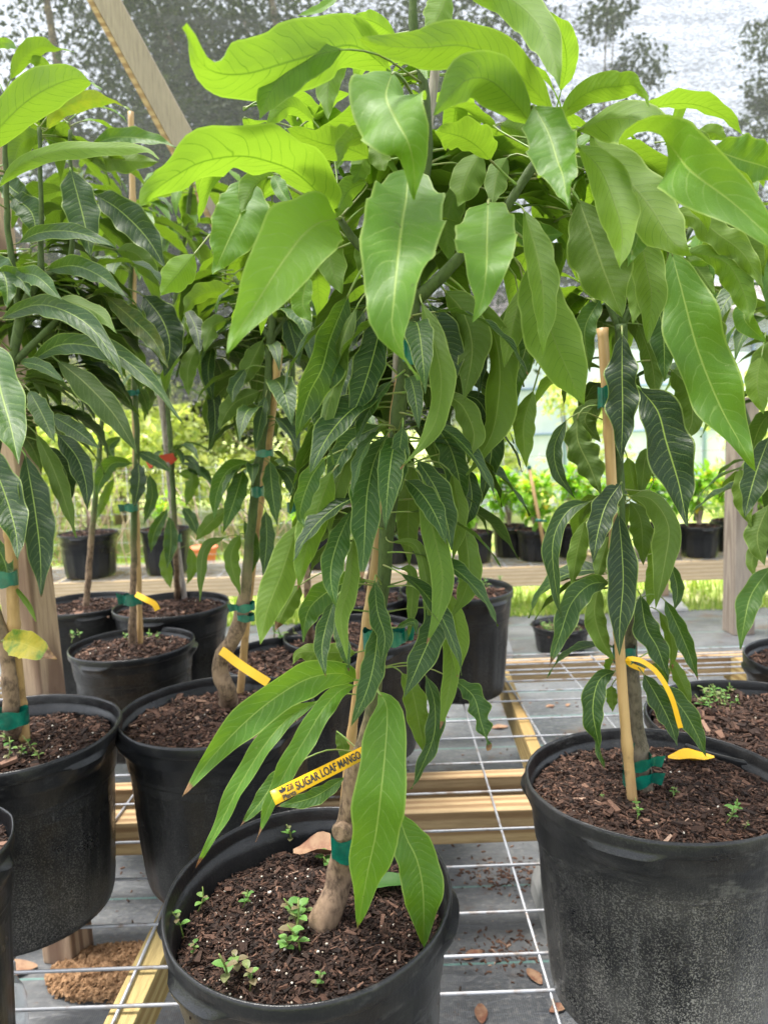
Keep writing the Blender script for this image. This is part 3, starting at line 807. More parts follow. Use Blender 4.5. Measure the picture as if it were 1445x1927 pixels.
def stem_mesh(parent, name, paths, mat, seg=12, knots=True):
    """paths: list of (points, radii); knobbly tapered stems in one continuous mesh"""
    mb = MB()
    for pts, rads in paths:
        n = max(10, int(sum((pts[i+1]-pts[i]).length for i in range(len(pts)-1))/.012)); n = min(n, 90)
        C = spline(pts, n)
        C = [p + V((noise.noise(p*19)*.0035, noise.noise(p*19+V((5, 5, 5)))*.0035, 0)) for p in C]
        rr_ = []
        for i in range(n+1):
            x = lerp_list(rads, i/n); node = .10*max(0, math.cos(i*.012*n/n*60+1))**8 if knots else 0
            rr_.append(x*(1+node+.09*noise.noise(C[i]*55)))
        base_z = paths[0][0][0].z
        mb.tube(C, rr_, seg, 0, rnd=[max(0, min(1, (p.z-base_z)/.9)) for p in C])
    return mb.build(name, mat, parent)

def stake_mesh(parent, a, b, r, mat='bamboo', name='bamboo_stake'):
    mb = MB(); n = 60; pts = []; rs = []
    L_ = (b-a).length; side = (b-a).cross(V((0, 1, 0))).normalized()
    nodes = []; d = random.uniform(.05, .12)
    while d < L_: nodes.append(d); d += random.uniform(.14, .22)
    for i in range(n+1):
        t = i/n; p = a.lerp(b, t) + side*.004*math.sin(t*5) + V((0, .002*math.sin(t*9), 0)); pts.append(p)
        k = min([abs(t*L_-x) for x in nodes]+[9])
        rs.append(r*(1.0 + (.16 if k < L_/n*.8 else 0)))
    mb.tube(pts, rs, 10); return mb.build(name, mat, parent)

def tie(parent, px, py, Y, wpx, hpx, tail=1, tilt=0, depth_r=.013, lab=None):
    """green tape wound round stem and stake, with a loose folded tail"""
    c = at(px, py, Y); s_ = depth(c)/FPX; hw = wpx*s_/2; hh = hpx*s_/2; mb = MB(); n = 20
    for row in range(4):
        zz = -hh + 2*hh*row/3
        for k in range(n):
            th = 2*math.pi*k/n
            x = hw*math.copysign(abs(math.cos(th))**.8, math.cos(th)); y = depth_r*math.copysign(abs(math.sin(th))**.8, math.sin(th))
            mb.v.append(c + V((x, y, zz*(1+.12*math.sin(3*th)) + tilt*x + .0012*math.sin(5*th+row))))
    for row in range(3):
        for k in range(n): mb.face((row*n+k, row*n+(k+1) % n, (row+1)*n+(k+1) % n, (row+1)*n+k))
    if tail:
        b = len(mb.v); d = V((tail, -.35, random.uniform(-.3, .3))).normalized(); L_ = min(.020, hw*1.0)
        o_ = c + V((math.copysign(hw*.85, tail), -depth_r*.5, 0))
        for i in range(5):
            t = i/4
            for j in (-1, 1): mb.v.append(o_ + d*L_*t*(1.0+.15*j) + V((0, .004*math.sin(t*5), j*hh*(.8+.35*t) + .006*t)))
        for i in range(4): mb.face((b+2*i, b+2*i+2, b+2*i+3, b+2*i+1))
    o = mb.build('tie_tape', 'tape', parent)
    return o

def ribbon(parent, pts, width, name, mat, upv=None, thick=.0006):
    """flat strip along pts, wide direction across the line of sight"""
    mb = MB(); C = spline(pts, 24); n = len(C)
    for i, p in enumerate(C):
        T = (C[min(i+1, n-1)]-C[max(i-1, 0)]).normalized(); a = T.cross((CAM-p) if upv is None else upv).normalized()
        mb.v += [p-a*width/2, p+a*width/2]
    for i in range(n-1): mb.face((2*i, 2*i+1, 2*i+3, 2*i+2))
    mb.smooth = [False]*len(mb.smooth); o = mb.build(name, mat, parent)
    return o

def weed(parent, base, s=1.0, n=None, name='weed_seedling', matk='weed'):
    mb = MB(); n = n or random.randint(2, 3); s = s*.8; ar = mb.a.setdefault('rnd', {})
    az = random.uniform(0, 6.28); lean = V((math.cos(az), math.sin(az), 0))*.35
    tip = base + (lean + V((0, 0, 1)))*(.035*s*random.uniform(.7, 1.3))
    C = spline([base, base.lerp(tip, .5)+V((.004*s, 0, 0)), tip], 5); mb.tube(C, [.0011*s]*5+[.0007*s], 5)
    def wl(p, d, L_, r_):
        b = len(mb.v); up = V((0, 0, 1)); sd = d.cross(up).normalized(); k = 6
        for i in range(k+1):
            t = i/k; wv = L_*.34*math.sin(math.pi*(t*.92+.06))**.8; q = p+d*L_*t+V((0, 0, L_*(.18*t-.32*t*t)))
            mb.v += [q-sd*wv+V((0, 0, wv*.25)), q, q+sd*wv+V((0, 0, wv*.25))]
        for i in range(k):
            for j in range(2): mb.face((b+3*i+j, b+3*i+j+1, b+3*i+j+4, b+3*i+j+3), 1)
        for q in range(b, len(mb.v)): ar[q] = r_
    for q in range(n):
        p = C[min(5, 2+q)] if q < 4 else C[-1]; a = q*1.57+az
        for sg in (0, math.pi):
            d = V((math.cos(a+sg), math.sin(a+sg), random.uniform(.1, .5))).normalized()
            wl(p, d, .0125*s*random.uniform(.7, 1.25), min(1, random.random()*1.15))
    return mb.build(name, ['petiole', matk], parent)

class Plant:
    """collects traced and filler leaves for one potted plant"""
    def __init__(s, t, Y): s.t = t; s.Y = Y; s.skel = []; s.n = 0; s.fill = None
    def skeleton(s, paths):
        for pts, _ in paths: s.skel += spline(pts, 24)
    def near(s, p): return min(s.skel, key=lambda q: (q-p).length_squared)
    def L(s, pts, wpx, off=(0, -.05), side='T', age=.5, roll=0, brown=0, yellow=0, ripple=.05, fold=15, curl=0, shape=1, na=8, att=True):
        n = len(pts); P = [at(x, y, s.Y + lerp_list(list(off), i/(n-1))) for i, (x, y) in enumerate(pts)]; wpx *= .88; fold += 6; ripple *= 1.5 if age > .3 else 1.1; age = age if age > .2 else age+random.uniform(0, .14)
        mid = P[n//2]; w_ = wpx*depth(mid)/FPX
        rl = roll if isinstance(roll, (list, tuple)) else [roll]
        if len(rl) == 1: a0 = random.uniform(-14, 14); rl = [rl[0]+a0*q for q in (.6, 1, .2, -.8, -1.2)]
        if side == 'U': rl = [x+180 for x in rl]
        mb = MB()
        leaf_into(mb, P, w_, 'cam', list(rl), fold, ripple, age+random.uniform(-.05, .05), brown, yellow, 30, na, s.near(P[0]) if att and s.skel else None, curl, shape)
        mb.build('leaf', ['leaf', 'petiole'], s.t); s.n += 1
    def whorl(s, p, n, length, age, az0=0, az1=2*math.pi, el=(.1, .9), droop=(.6, 1.5), wr=.26, ripple=.05, brown=0, ns=14, na=4, into=None):
        mb = into if into is not None else s.bulk()
        for i in range(n):
            az = random.uniform(az0, az1); e = random.uniform(*el); L_ = length*random.uniform(.65, 1.15); dr = random.uniform(*droop)
            h = V((math.cos(az), math.sin(az), 0)); q = p + V((0, 0, random.uniform(-.03, .03))); pts = []
            k = 6; st = q + (h*math.cos(e)+V((0, 0, math.sin(e))))*.03; cur = st.copy()
            for j in range(k+1):
                pts.append(cur.copy()); ang = e - (e+dr)*((j+.5)/k)**.9
                cur += (h*math.cos(ang)+V((0, 0, math.sin(ang))))*L_/k
            A = V((math.sin(az), -math.cos(az), 0))   # A x T points up
            leaf_into(mb, pts, L_*wr*random.uniform(.8, 1.2), A, random.uniform(-25, 25), 16, ripple, min(1, max(0, age+random.uniform(-.12, .12))), brown if random.random() < .25 else 0, .0, ns, na, q, 0)
    def bulk(s):
        if s.fill is None: s.fill = MB()
        return s.fill
    def finish(s):
        if s.fill is not None:
            o = s.fill.build('foliage', ['leaf', 'petiole'], s.t); o['kind'] = 'stuff'

def rim_center(px, py, z=BT+.38): return on(px, py, z)

PI = math.pi
def lug_angles(k, a0=.6): return [(a0+i*2*PI/k, .24) for i in range(k)]

# ---------------------------------------------------------------- MAIN plant
Y0 = .955
rc = rim_center(583, 1676); RM = .199; OV = (1, 1.10)
T1 = thing('potted_mango_tree', (rc.x, rc.y, BT+.008), 'tall mango plant in the front centre black pot, a lettered yellow tag on its stake', 'potted tree', 'potted mango plants')
pot_mesh(T1, (rc.x, rc.y), RM, .38, BT+.008, lugs=[(-2.25, .25), (-.15, .25), (1.9, .25), (3.3, .1)], dirt=1.0, seed=1, ovals=OV)
hf = soil_mesh(T1, (rc.x, rc.y), RM, BT+.318, n=14000, perl=200, ovals=OV, mound=.014, dark=.12, seed=1, csize=.64)
SZ = BT+.328
P1 = Plant(T1, Y0)
def atl(lst, Y): return [at(x, y, Y + (o if len(r_) else 0)) for (x, y, *r_) in lst for o in [r_[0] if r_ else 0]]
b0 = on(600, 1752, SZ-.01)
trunk = [b0, at(628, 1690, b0.y+.01), at(645, 1620, b0.y+.015), at(652, 1560, Y0), at(668, 1470, Y0), at(700, 1330, Y0), at(712, 1180, Y0), at(722, 1080, Y0), at(735, 930, Y0), at(752, 760, Y0), at(770, 640, Y0), at(778, 545, Y0)]
tr = [.023, .0175, .0152, .0158, .0092, .0078, .0083, .0098, .0098, .0095, .0098, .0115]
arms = [([at(778, 550, Y0), at(782, 480, Y0), at(795, 380, Y0-.01), at(805, 250, Y0-.02), at(790, 120, Y0-.02), at(778, 30, Y0-.02), at(776, -40, Y0-.02)], [.0095, .008, .007, .006, .0055, .005]),
        ([at(782, 565, Y0), at(830, 520, Y0-.01), at(880, 465, Y0-.02), at(935, 410, Y0-.03), at(985, 340, Y0-.03), at(1018, 290, Y0-.03)], [.0088, .0072, .0062, .0055, .005]),
        ([at(774, 555, Y0), at(720, 500, Y0), at(670, 460, Y0-.01), at(640, 410, Y0-.02)], [.007, .006, .005, .004])]
stem_mesh(T1, 'trunk', [(trunk, tr)]+arms, 'trunk', 14)
P1.skeleton([(trunk, 0)]+arms)
# pruned knot near the base
mb = MB(); k0 = at(650, 1562, Y0-.012); mb.tube([k0, k0+V((-.006, -.012, .004)), k0+V((-.008, -.017, .005))], [.0145, .0135, .009], 14)
mb.build('pruned_knot', 'trunk', T1)
stake_mesh(T1, on(636, 1640, SZ-.03)+V((0, .0, 0)), at(748, 705, Y0+.015), .0072)
stake_mesh(T1, at(745, 720, Y0+.02), at(815, 112, Y0+.02), .006, 'grey_stake', 'upper_stake')
tie(T1, 652, 1588, Y0+.0, 58, 48, 1, -.05, .018); tie(T1, 774, 662, Y0+.005, 44, 44, 1, 0, .018); tie(T1, 742, 1198, Y0+.005, 42, 24, 1, .1, .016); tie(T1, 698, 1205, Y0, 30, 40, 0, 0, .012)
# name tag with its lettering
ta, tb = at(514, 1502, Y0-.20), at(705, 1406, Y0-.055)
ux = (tb-ta).normalized(); vd = (ta.lerp(tb, .5)-CAM).normalized(); nz = ux.cross(vd).cross(ux).normalized()  # away from the eye
uy = nz.cross(ux).normalized()
if uy.z < 0: uy = -uy
if nz.dot(vd) > 0: nz = -nz
TW = 27*depth(ta)/FPX
mb = MB(); C = [ta.lerp(tb, i/14) + nz*(.0025*math.sin(i/14*5)) for i in range(15)] + [at(716, 1403, Y0-.022), at(716, 1403, Y0+.012), at(690, 1408, Y0+.03)]
for p in C: mb.v += [p-uy*TW/2, p+uy*TW/2]
for i in range(len(C)-1): mb.face((2*i, 2*i+2, 2*i+3, 2*i+1))
tg = mb.build('name_tag', 'tag', T1); md = tg.modifiers.new('thick', 'SOLIDIFY'); md.thickness = .0005
def text_mesh(name, body, origin, size, mat, parent, sx=1.0, slant=0):
    cu = bpy.data.curves.new(name, 'FONT'); cu.body = body; cu.size = size; cu.extrude = .00012; cu.offset = size*.022; cu.shear = slant
    cu.align_y = 'CENTER'; tmp = bpy.data.objects.new('tmp', cu); col.objects.link(tmp); bpy.context.view_layer.update()
    me = bpy.data.meshes.new_from_object(tmp.evaluated_get(bpy.context.evaluated_depsgraph_get())); bpy.data.objects.remove(tmp)
    base = V(list(parent['_base'])); rot = Matrix((ux, uy, nz)).transposed()
    for v_ in me.vertices:
        c_ = V((v_.co.x*sx, v_.co.y, v_.co.z)); tt = (origin[0]+c_.x)/(tb-ta).length*14
        v_.co = ta + rot @ V((origin[0]+c_.x, origin[1]+c_.y, c_.z)) + nz*(.0012+.0025*math.sin(max(0, min(14, tt))/14*5)) - base
    me.materials.clear(); me.materials.append(M[mat]); o = bpy.data.objects.new(name, me); col.objects.link(o); o.parent = parent; o['_base'] = list(base); return o
S_ = TW
text_mesh('lettering', 'SUGAR LOAF MANGO', (S_*2.12, -.02*S_), S_*.84, 'ink', tg, .93)
text_mesh('lettering', 'Zill', (S_*1.25, .14*S_), S_*.62, 'ink', tg, .85, .15)
text_mesh('lettering', 'Plants', (S_*.72, -.32*S_), S_*.50, 'ink', tg, 1.05)
mb = MB()
for (ang, L_, oy) in ((2.6, .5, .05), (.75, .42, .05), (1.6, .38, .1)):
    o_ = ta + ux*S_*1.0 + uy*S_*oy + nz*.0018; d = ux*math.cos(ang)+uy*math.sin(ang); e = nz.cross(d)
    b = len(mb.v)
    for i in range(7):
        t = i/6; ww = S_*L_*.26*math.sin(PI*t)
        mb.v += [o_+d*S_*L_*t-e*ww, o_+d*S_*L_*t+e*ww]
    for i in range(6): mb.face((b+2*i, b+2*i+2, b+2*i+3, b+2*i+1))
mb.build('leaf_emblem', 'ink', tg)

L = P1.L
# young crown leaves
L([(738,138),(665,86),(560,112),(455,140),(385,125),(347,48)], 150, (-.02,-.2,-.34), 'U', 0, [0,-5,-15,-30,-60], curl=.1)
L([(645,92),(570,112),(515,165),(488,224)], 84, (-.12,-.22), 'U', 0, [20,10,0])
L([(738,136),(726,180),(743,221),(767,266),(778,311),(781,374)], 175, (-.16,-.30,-.27), 'T', .12, 0, ripple=.09, fold=8, curl=.25)
L([(1042,212),(965,130),(880,88),(790,90),(720,85),(674,70)], 105, (-.05,-.2,-.28), 'U', .1, [-10])
L([(1000,235),(965,190),(923,152),(880,150),(840,185),(816,217)], 110, (-.06,-.2,-.25), 'U', .1, [0])
L([(923,302),(899,277),(868,258),(818,245)], 95, (-.05,-.12), 'U', .1, -30)
L([(629,405),(605,370),(556,325),(505,304),(450,294),(381,305),(329,332),(285,363),(263,388)], 145, (-.03,-.2,-.28), 'U', .0, [-35,-40,-40,-30,-20])
L([(636,412),(601,419),(567,446),(520,510),(480,575),(449,622),(430,660)], 172, (-.06,-.28,-.34), 'T', .05, 10, fold=12)
L([(462,338),(455,395),(433,445),(402,515)], 118, (-.02,-.12), 'T', .12, 0, curl=.2)
L([(366,478),(340,510),(303,555)], 66, (-.02,-.08), 'U', 0, 0)
L([(768,318),(764,374),(757,415),(748,491),(742,560),(738,620),(760,670),(792,712)], 196, (-.13,-.32,-.34), 'T', .14, [0,0,0,25,60], ripple=.07)
L([(918,380),(916,450),(915,500),(908,560),(890,606)], 146, (-.12,-.26,-.28), 'T', .08, 0, fold=12)
L([(1005,200),(1031,249),(1049,304),(1059,332),(1068,390)], 108, (-.12,-.26), 'T', .12, 0, ripple=.09)
L([(860,-25),(940,-12),(1000,30),(1035,90),(1052,165)], 78, (-.04,-.2), 'U', 0, -10)
L([(1055,172),(1066,120),(1058,70),(1032,22)], 62, (-.03,-.1), 'U', .0, 10)
L([(1045,232),(1085,188),(1120,168),(1160,163),(1195,162),(1222,200)], 62, (-.03,-.2), 'U', .1, [0,0,30,70])
L([(1085,245),(1150,222),(1220,232),(1270,285),(1300,322),(1378,381),(1445,443),(1490,480)], 155, (-.05,-.25,-.34), 'T', .12, [150,150,120,45,10,0,0], fold=12)
L([(1150,330),(1188,390),(1200,440),(1180,500)], 85, (0,-.08), 'T', .2, 0)
L([(1085,272),(1130,320),(1158,390),(1170,440),(1166,505)], 92, (-.05,-.22), 'U', .0, 20)
L([(1110,250),(1170,325),(1222,388),(1262,450),(1300,478)], 118, (-.02,-.16), 'U', .08, -10)
L([(1088,375),(1115,450),(1139,519),(1170,596)], 132, (-.02,-.10), 'U', .45, 0)
L([(1195,400),(1215,500),(1225,560),(1218,645)], 72, (0,-.06), 'U', .12, 0)
L([(985,395),(1010,480),(1022,560),(1022,672)], 72, (-.04,-.14), 'U', .15, 25)
L([(1005,480),(1030,600),(1062,685),(1100,764)], 125, (-.03,-.12), 'U', .22, -8)
L([(1003,735),(985,800),(990,880)], 48, (0,-.04), 'U', .35, 0)
L([(985,535),(965,610),(948,690)], 52, (0,-.05), 'U', .3, 10)
L([(1000,560),(990,650),(968,720),(962,785)], 58, (.02,-.02), 'T', .6, 15)
L([(975,560),(945,640),(940,720)], 46, (.03,0), 'U', .4, 0)
L([(672,78),(640,92),(618,160),(618,225)], 62, (-.01,-.08), 'U', 0, 10)
L([(745,68),(705,42),(664,30)], 44, (-.02,-.1), 'U', 0, 0)
L([(640,-10),(600,18),(560,30)], 22, (0,-.08), 'T', .1, 40)
L([(592,228),(545,200),(495,243)], 38, (.02,-.05), 'U', .05, 0)
L([(697,297),(650,278),(600,268),(535,240)], 84, (0,-.12), 'U', .1, -30)
L([(740,250),(690,255),(650,270),(634,312)], 46, (-.08,-.16), 'U', .2, -30)
L([(722,258),(715,290),(722,322)], 50, (0,-.03), 'U', .05, 0)
L([(690,282),(680,310),(665,345)], 46, (.02,-.03), 'U', .05, 0)
L([(905,285),(880,330),(863,388)], 74, (0,-.05), 'U', .05, 0)
L([(955,295),(935,330),(925,388)], 52, (0,-.05), 'U', .25, 0)
L([(690,342),(655,360),(633,408)], 50, (-.01,-.05), 'U', .02, 0)
L([(516,326),(480,350),(452,402)], 62, (0,-.06), 'U', .05, 0)
L([(515,330),(530,360),(550,386)], 34, (-.02,-.05), 'T', .2, 0)
L([(625,418),(622,490),(642,552)], 64, (.01,-.03), 'U', .08, 0)
L([(580,520),(570,570),(588,606)], 50, (.02,0), 'T', .05, 20)
L([(845,-20),(830,20),(806,64)], 66, (-.03,-.1), 'U', .1, 0)
L([(780,95),(800,120),(803,150)], 32, (-.06,-.09), 'T', .25, 30)
L([(940,235),(985,250),(1000,300)], 55, (.04,.02), 'U', .1, 0)
L([(830,420),(800,400),(720,385)], 60, (.03,.02), 'U', .05, 0)
L([(870,330),(840,420),(850,500)], 60, (.02,.02), 'U', .08, 10)
L([(700,430),(690,480),(700,540)], 55, (.03,.02), 'U', .1, 0)
L([(1010,300),(1075,290),(1130,300)], 60, (.02,.04), 'U', .05, -20)
L([(960,400),(1000,440),(1060,440)], 60, (.03,.03), 'T', .3, 0)
# mature hanging leaves round the stem
L([(655,556),(622,635),(605,695),(580,745),(556,830)], 96, (-.02,-.08,-.08), 'T', .72, -28, ripple=.04)
L([(672,575),(645,640),(630,720),(612,800),(628,875)], 44, (-.04,-.10), 'U', .6, 30)
L([(665,670),(632,720),(605,790),(612,832)], 70, (.0,-.04), 'T', .8, 10)
L([(722,585),(705,660),(685,727),(670,765),(658,800)], 72, (-.03,-.08), 'T', .82, 8)
L([(685,585),(655,630),(640,685)], 54, (.0,-.04), 'T', .85, 0)
L([(792,565),(815,640),(830,715),(820,790),(790,840),(754,884)], 66, (-.03,-.12,-.14), 'U', .38, 30, brown=.15)
L([(808,572),(840,640),(845,700),(838,748)], 66, (-.0,-.03), 'T', .88, 0)
L([(835,545),(872,590),(888,660),(872,755)], 80, (-.0,-.04), 'U', .62, 10)
L([(892,590),(905,660),(900,748)], 36, (.01,-.01), 'T', .9, 20)
L([(880,555),(925,620),(940,700),(930,800),(905,855),(876,892)], 88, (-.0,-.05), 'U', .5, 35)
L([(838,742),(870,765),(892,820),(878,872)], 56, (-.02,-.06), 'U', .5, 20)
L([(758,802),(750,860),(738,955)], 46, (-.07,-.09), 'T', .72, 0)
L([(730,815),(705,865),(692,920),(688,970),(685,1030),(681,1094)], 72, (-.04,-.12), 'T', .6, 0, brown=.25)
L([(732,800),(680,815),(650,870),(625,950),(620,1010)], 56, (-.02,-.06), 'U', .5, 20)
L([(715,800),(660,830),(630,880),(615,930)], 50, (-.03,-.05), 'T', .7, 20)
L([(625,885),(598,960),(577,1030),(560,1110)], 66, (-.05,-.10), 'U', .33, -10, brown=.3)
L([(612,862),(585,900),(565,960),(572,995)], 48, (-.06,-.10), 'T', .62, -20)
L([(560,985),(530,1080),(503,1150),(490,1214)], 74, (-.03,-.1), 'U', .28, 0, brown=.18)
L([(662,960),(635,1020),(622,1080),(632,1145)], 56, (-.06,-.12), 'T', .6, -10)
L([(665,1010),(657,1100),(642,1160),(653,1242)], 44, (-.06,-.13), 'U', .3, 25)
L([(690,1092),(640,1100),(590,1135),(574,1170),(572,1208)], 66, (-.0,-.06), 'T', .6, -15)
L([(565,1100),(540,1140),(518,1187)], 46, (.0,-.03), 'U', .55, 0, brown=.9)
L([(628,1130),(612,1185),(606,1225),(613,1274)], 40, (-.06,-.12), 'T', .78, 0, brown=.2)
L([(670,1228),(620,1228),(565,1228),(550,1252)], 48, (-.02,-.05), 'U', .4, 10)
L([(630,1170),(645,1210),(657,1264)], 30, (-.04,-.08), 'T', .7, 0, brown=.4)
L([(670,1280),(640,1267),(580,1277),(515,1315),(455,1365),(395,1430),(343,1500)], 80, (-.04,-.14,-.16), 'T', .32, -8, brown=.32, ripple=.06)
L([(668,1290),(640,1300),(608,1335),(575,1390),(545,1440),(510,1510),(482,1584)], 50, (-.04,-.13,-.15), 'T', .32, 10, brown=.35, ripple=.08)
L([(600,1318),(545,1350),(500,1400),(450,1480),(410,1560),(368,1634)], 46, (-.04,-.10,-.13), 'T', .28, [0,10,25,30,0], brown=.3, ripple=.09)
L([(570,1430),(520,1470),(490,1510),(452,1555)], 40, (-.03,-.07), 'T', .5, 20, brown=.35)
L([(650,1462),(590,1500),(520,1518)], 36, (.0,-.03), 'T', .55, 0, brown=.4)
L([(712,1172),(705,1240),(690,1300),(660,1368)], 54, (-.04,-.10), 'T', .7, 5)
L([(705,1092),(710,1150),(724,1200),(715,1258)], 46, (-.04,-.07), 'T', .7, 0, fold=24)
L([(712,1302),(728,1330),(726,1400),(717,1490),(707,1570),(692,1640),(673,1748)], 112, (-.04,-.12,-.10), 'T', .26, 0, ripple=.05, fold=10, brown=.05)
L([(748,1525),(764,1575),(785,1620),(796,1680),(797,1782)], 96, (-.0,-.03), 'T', .3, -10, fold=14)
L([(785,865),(820,920),(840,980),(850,1035)], 62, (-.03,-.08), 'T', .8, -10)
L([(795,900),(815,1000),(832,1080),(825,1150),(802,1212)], 56, (-.05,-.11), 'U', .25, 10, brown=.2)
L([(775,870),(768,960),(770,1065)], 60, (.02,.0), 'U', .42, 0)
L([(850,890),(864,970),(852,1055)], 38, (.0,-.04), 'U', .32, 10)
L([(880,880),(887,945),(862,1005)], 42, (.02,-.0), 'T', .85, 0)
L([(872,980),(882,1060),(876,1110),(848,1165)], 54, (.0,-.04), 'U', .45, 10)
L([(840,1110),(862,1180),(863,1230),(860,1274)], 48, (.0,-.05), 'U', .3, 0, brown=.2)
L([(805,1130),(815,1180),(792,1240),(760,1313)], 62, (-.04,-.09), 'T', .8, 0)
L([(735,1020),(780,1025),(800,1080),(805,1150),(790,1205)], 28, (-.02,-.06), 'U', .5, 10)
L([(750,1070),(772,1075),(776,1120),(768,1202)], 30, (.0,-.02), 'U', .5, 20)
L([(838,1175),(850,1250),(842,1310),(828,1373)], 38, (.0,-.06), 'U', .28, 0, brown=.4)
L([(853,1278),(890,1310),(905,1360),(921,1412)], 52, (.02,-.03), 'T', .68, -35, brown=.4, ripple=.10)
L([(755,1265),(775,1300),(790,1370),(802,1428)], 52, (.01,-.01), 'U', .5, 0)
L([(800,1268),(817,1320),(817,1380),(795,1440),(773,1485)], 38, (.0,-.03), 'T', .82, 10, ripple=.12)
L([(632,1380),(645,1400),(652,1440)], 28, (.03,.02), 'U', .5, 0)
L([(745,1182),(778,1170),(784,1198)], 16, (-.02,-.04), 'T', .7, 0)
L([(860,740),(905,760),(925,840),(905,950)], 56, (.04,.03), 'T', .85, 0)
L([(820,800),(850,850),(868,930),(855,960)], 60, (.02,.0), 'T', .75, 10)
L([(700,660),(650,760),(660,860)], 60, (.04,.04), 'T', .85, 0)
print('main leaves', P1.n)
# filler whorls behind the traced leaves
for (x, y, n, L_, ag) in ((785,470,10,.19,.1),(800,330,10,.19,.05),(795,190,5,.17,.05),(930,410,8,.18,.12),(1010,300,10,.19,.12),(650,420,8,.18,.1),(1075,380,6,.19,.2)):
    P1.whorl(at(x, y, Y0+.02), n, L_, ag, .25, PI-.25, (.0, .8), (.8, 1.7))
for (x, y, n, L_) in ((775,570,10,.20),(760,690,8,.19),(745,800,6,.19),(735,900,5,.18),(725,1010,4,.17)):
    P1.whorl(at(x, y, Y0+.02), n, L_, .75, .1, PI-.1, (-.2, .5), (1.0, 1.6), .25)
for (x, y, n, L_, ag) in ((560,235,6,.13,.0),(510,330,6,.13,.05),(610,300,6,.14,.05),(850,260,6,.14,.05),(930,260,6,.14,.05),(1060,330,6,.15,.1),(1150,300,6,.15,.1),(1230,330,6,.14,.2),(700,230,5,.13,.0),(460,240,5,.12,.05),(590,470,6,.15,.15),(880,470,5,.15,.15),(790,110,6,.12,.0),(870,190,6,.13,.05),(960,330,6,.14,.1),(1040,430,5,.14,.2),(720,330,6,.14,.05)):
    P1.whorl(at(x, y, Y0+.06), n, L_, ag, -.3, PI+.3, (-.1, .8), (.9, 1.9), .27, into=None)
for (x, y, n) in ((770,600,8),(762,690,8),(748,800,8),(738,900,6)):
    P1.whorl(at(x, y, Y0+.03), n, .17, .92, -.2, PI+.2, (-.3, .3), (1.1, 1.5), .24)
for (x, y, n, dz) in ((776,590,3,0),(762,700,3,0),(752,790,3,0),(738,900,2,0),(728,1000,2,0),(722,1080,1,0)):
    P1.whorl(at(x, y, Y0-.01), n, .15, .8, -PI+.35, -.35, (-.5, .1), (1.0, 1.4), .24, ns=20, na=6, brown=.2)
P1.finish()
for (x, y, s) in ((372,1712,1.2),(345,1760,1.4),(455,1705,1),(440,1820,1.3),(425,1850,1.7),(470,1860,1.3),(545,1770,1.9),(560,1745,1.6),(575,1725,1.3),(530,1790,1.4),(565,1790,1.6),(580,1545,1.8),(545,1590,1.5),(610,1625,1.4),(525,1570,1.2),(360,1795,.9),(590,1860,.9),(620,1640,1)):
    q = on(x, y, SZ); weed(T1, q+V((0, 0, -.004)), s)
mb = MB()
def dry_leaf_obj(p, s, az, parent=None, mat='dryleaf', lab=None, name='fallen_leaf', curlz=.25):
    mb = MB(); k = 10; d = V((math.cos(az), math.sin(az), 0)); e = V((-d.y, d.x, 0))
    for i in range(k+1):
        t = i/k; ww = s*.26*math.sin(PI*min(1, t*.94+.03))**.8
        for j in (-2, -1, 0, 1, 2):
            v = j/2; mb.v.append(p + d*s*(t-.5) + e*ww*v + V((0, 0, .003+s*curlz*(v*v*.35*math.sin(PI*t) + .35*(t-.5)**2 + .06*math.sin(t*11+v*3)))))
    for i in range(k):
        for j in range(4): mb.face((5*i+j, 5*i+j+1, 5*i+j+6, 5*i+j+5))
    o = mb.build(name, mat, parent)
    if lab: tag(o, lab, 'leaf', 'fallen leaves on the ground')
    return o
dry_leaf_obj(on(610, 1605, SZ+.01), .10, .1, T1, 'dryleaf', name='dead_leaf', curlz=.5)
dry_leaf_obj(on(735, 1665, SZ+.004), .07, .2, T1, 'weed', name='dead_leaf')

# ---------------------------------------------------------------- RIGHT plant
rc = rim_center(1236, 1489); Y2 = rc.y+.02
T2 = thing('potted_mango_tree', (rc.x, rc.y, BT+.008), 'dark-leaved mango plant in the large dusty pot at right, with a curled yellow tag', 'potted tree', 'potted mango plants')
pot_mesh(T2, (rc.x, rc.y), .226, .40, BT+.008, lugs=[(-2.15, .25), (-.75, .22), (1.0, .25), (2.8, .2)], dirt=2.5, ovals=(1, .93), seed=5)
soil_mesh(T2, (rc.x, rc.y), .226, BT+.372, n=15000, perl=22, ovals=(1, .93), mound=.012, dark=.02, seed=4, csize=.8)
P2 = Plant(T2, Y2); SZ2 = BT+.385
b0 = on(1214, 1492, SZ2-.012)
tr2 = [b0, at(1208, 1440, b0.y), at(1200, 1380, Y2), at(1190, 1260, Y2), at(1180, 1130, Y2), at(1168, 1000, Y2), at(1163, 900, Y2), at(1165, 760, Y2), at(1170, 610, Y2)]
arm2 = [([at(1170, 615, Y2), at(1200, 560, Y2), at(1260, 500, Y2), at(1300, 430, Y2)], [.008, .007, .006, .004]), ([at(1168, 620, Y2), at(1150, 580, Y2), at(1120, 530, Y2)], [.006, .005, .004]), ([at(1170, 612, Y2), at(1175, 520, Y2), at(1180, 430, Y2)], [.007, .006, .004])]
stem_mesh(T2, 'trunk', [(tr2, [.017, .013, .011, .010, .010, .010, .010, .0095, .010])]+arm2, 'trunk_dark', 12)
P2.skeleton([(tr2, 0)]+arm2)
stake_mesh(T2, on(1190, 1512, SZ2-.01), at(1129, 618, Y2-.0), .0088)
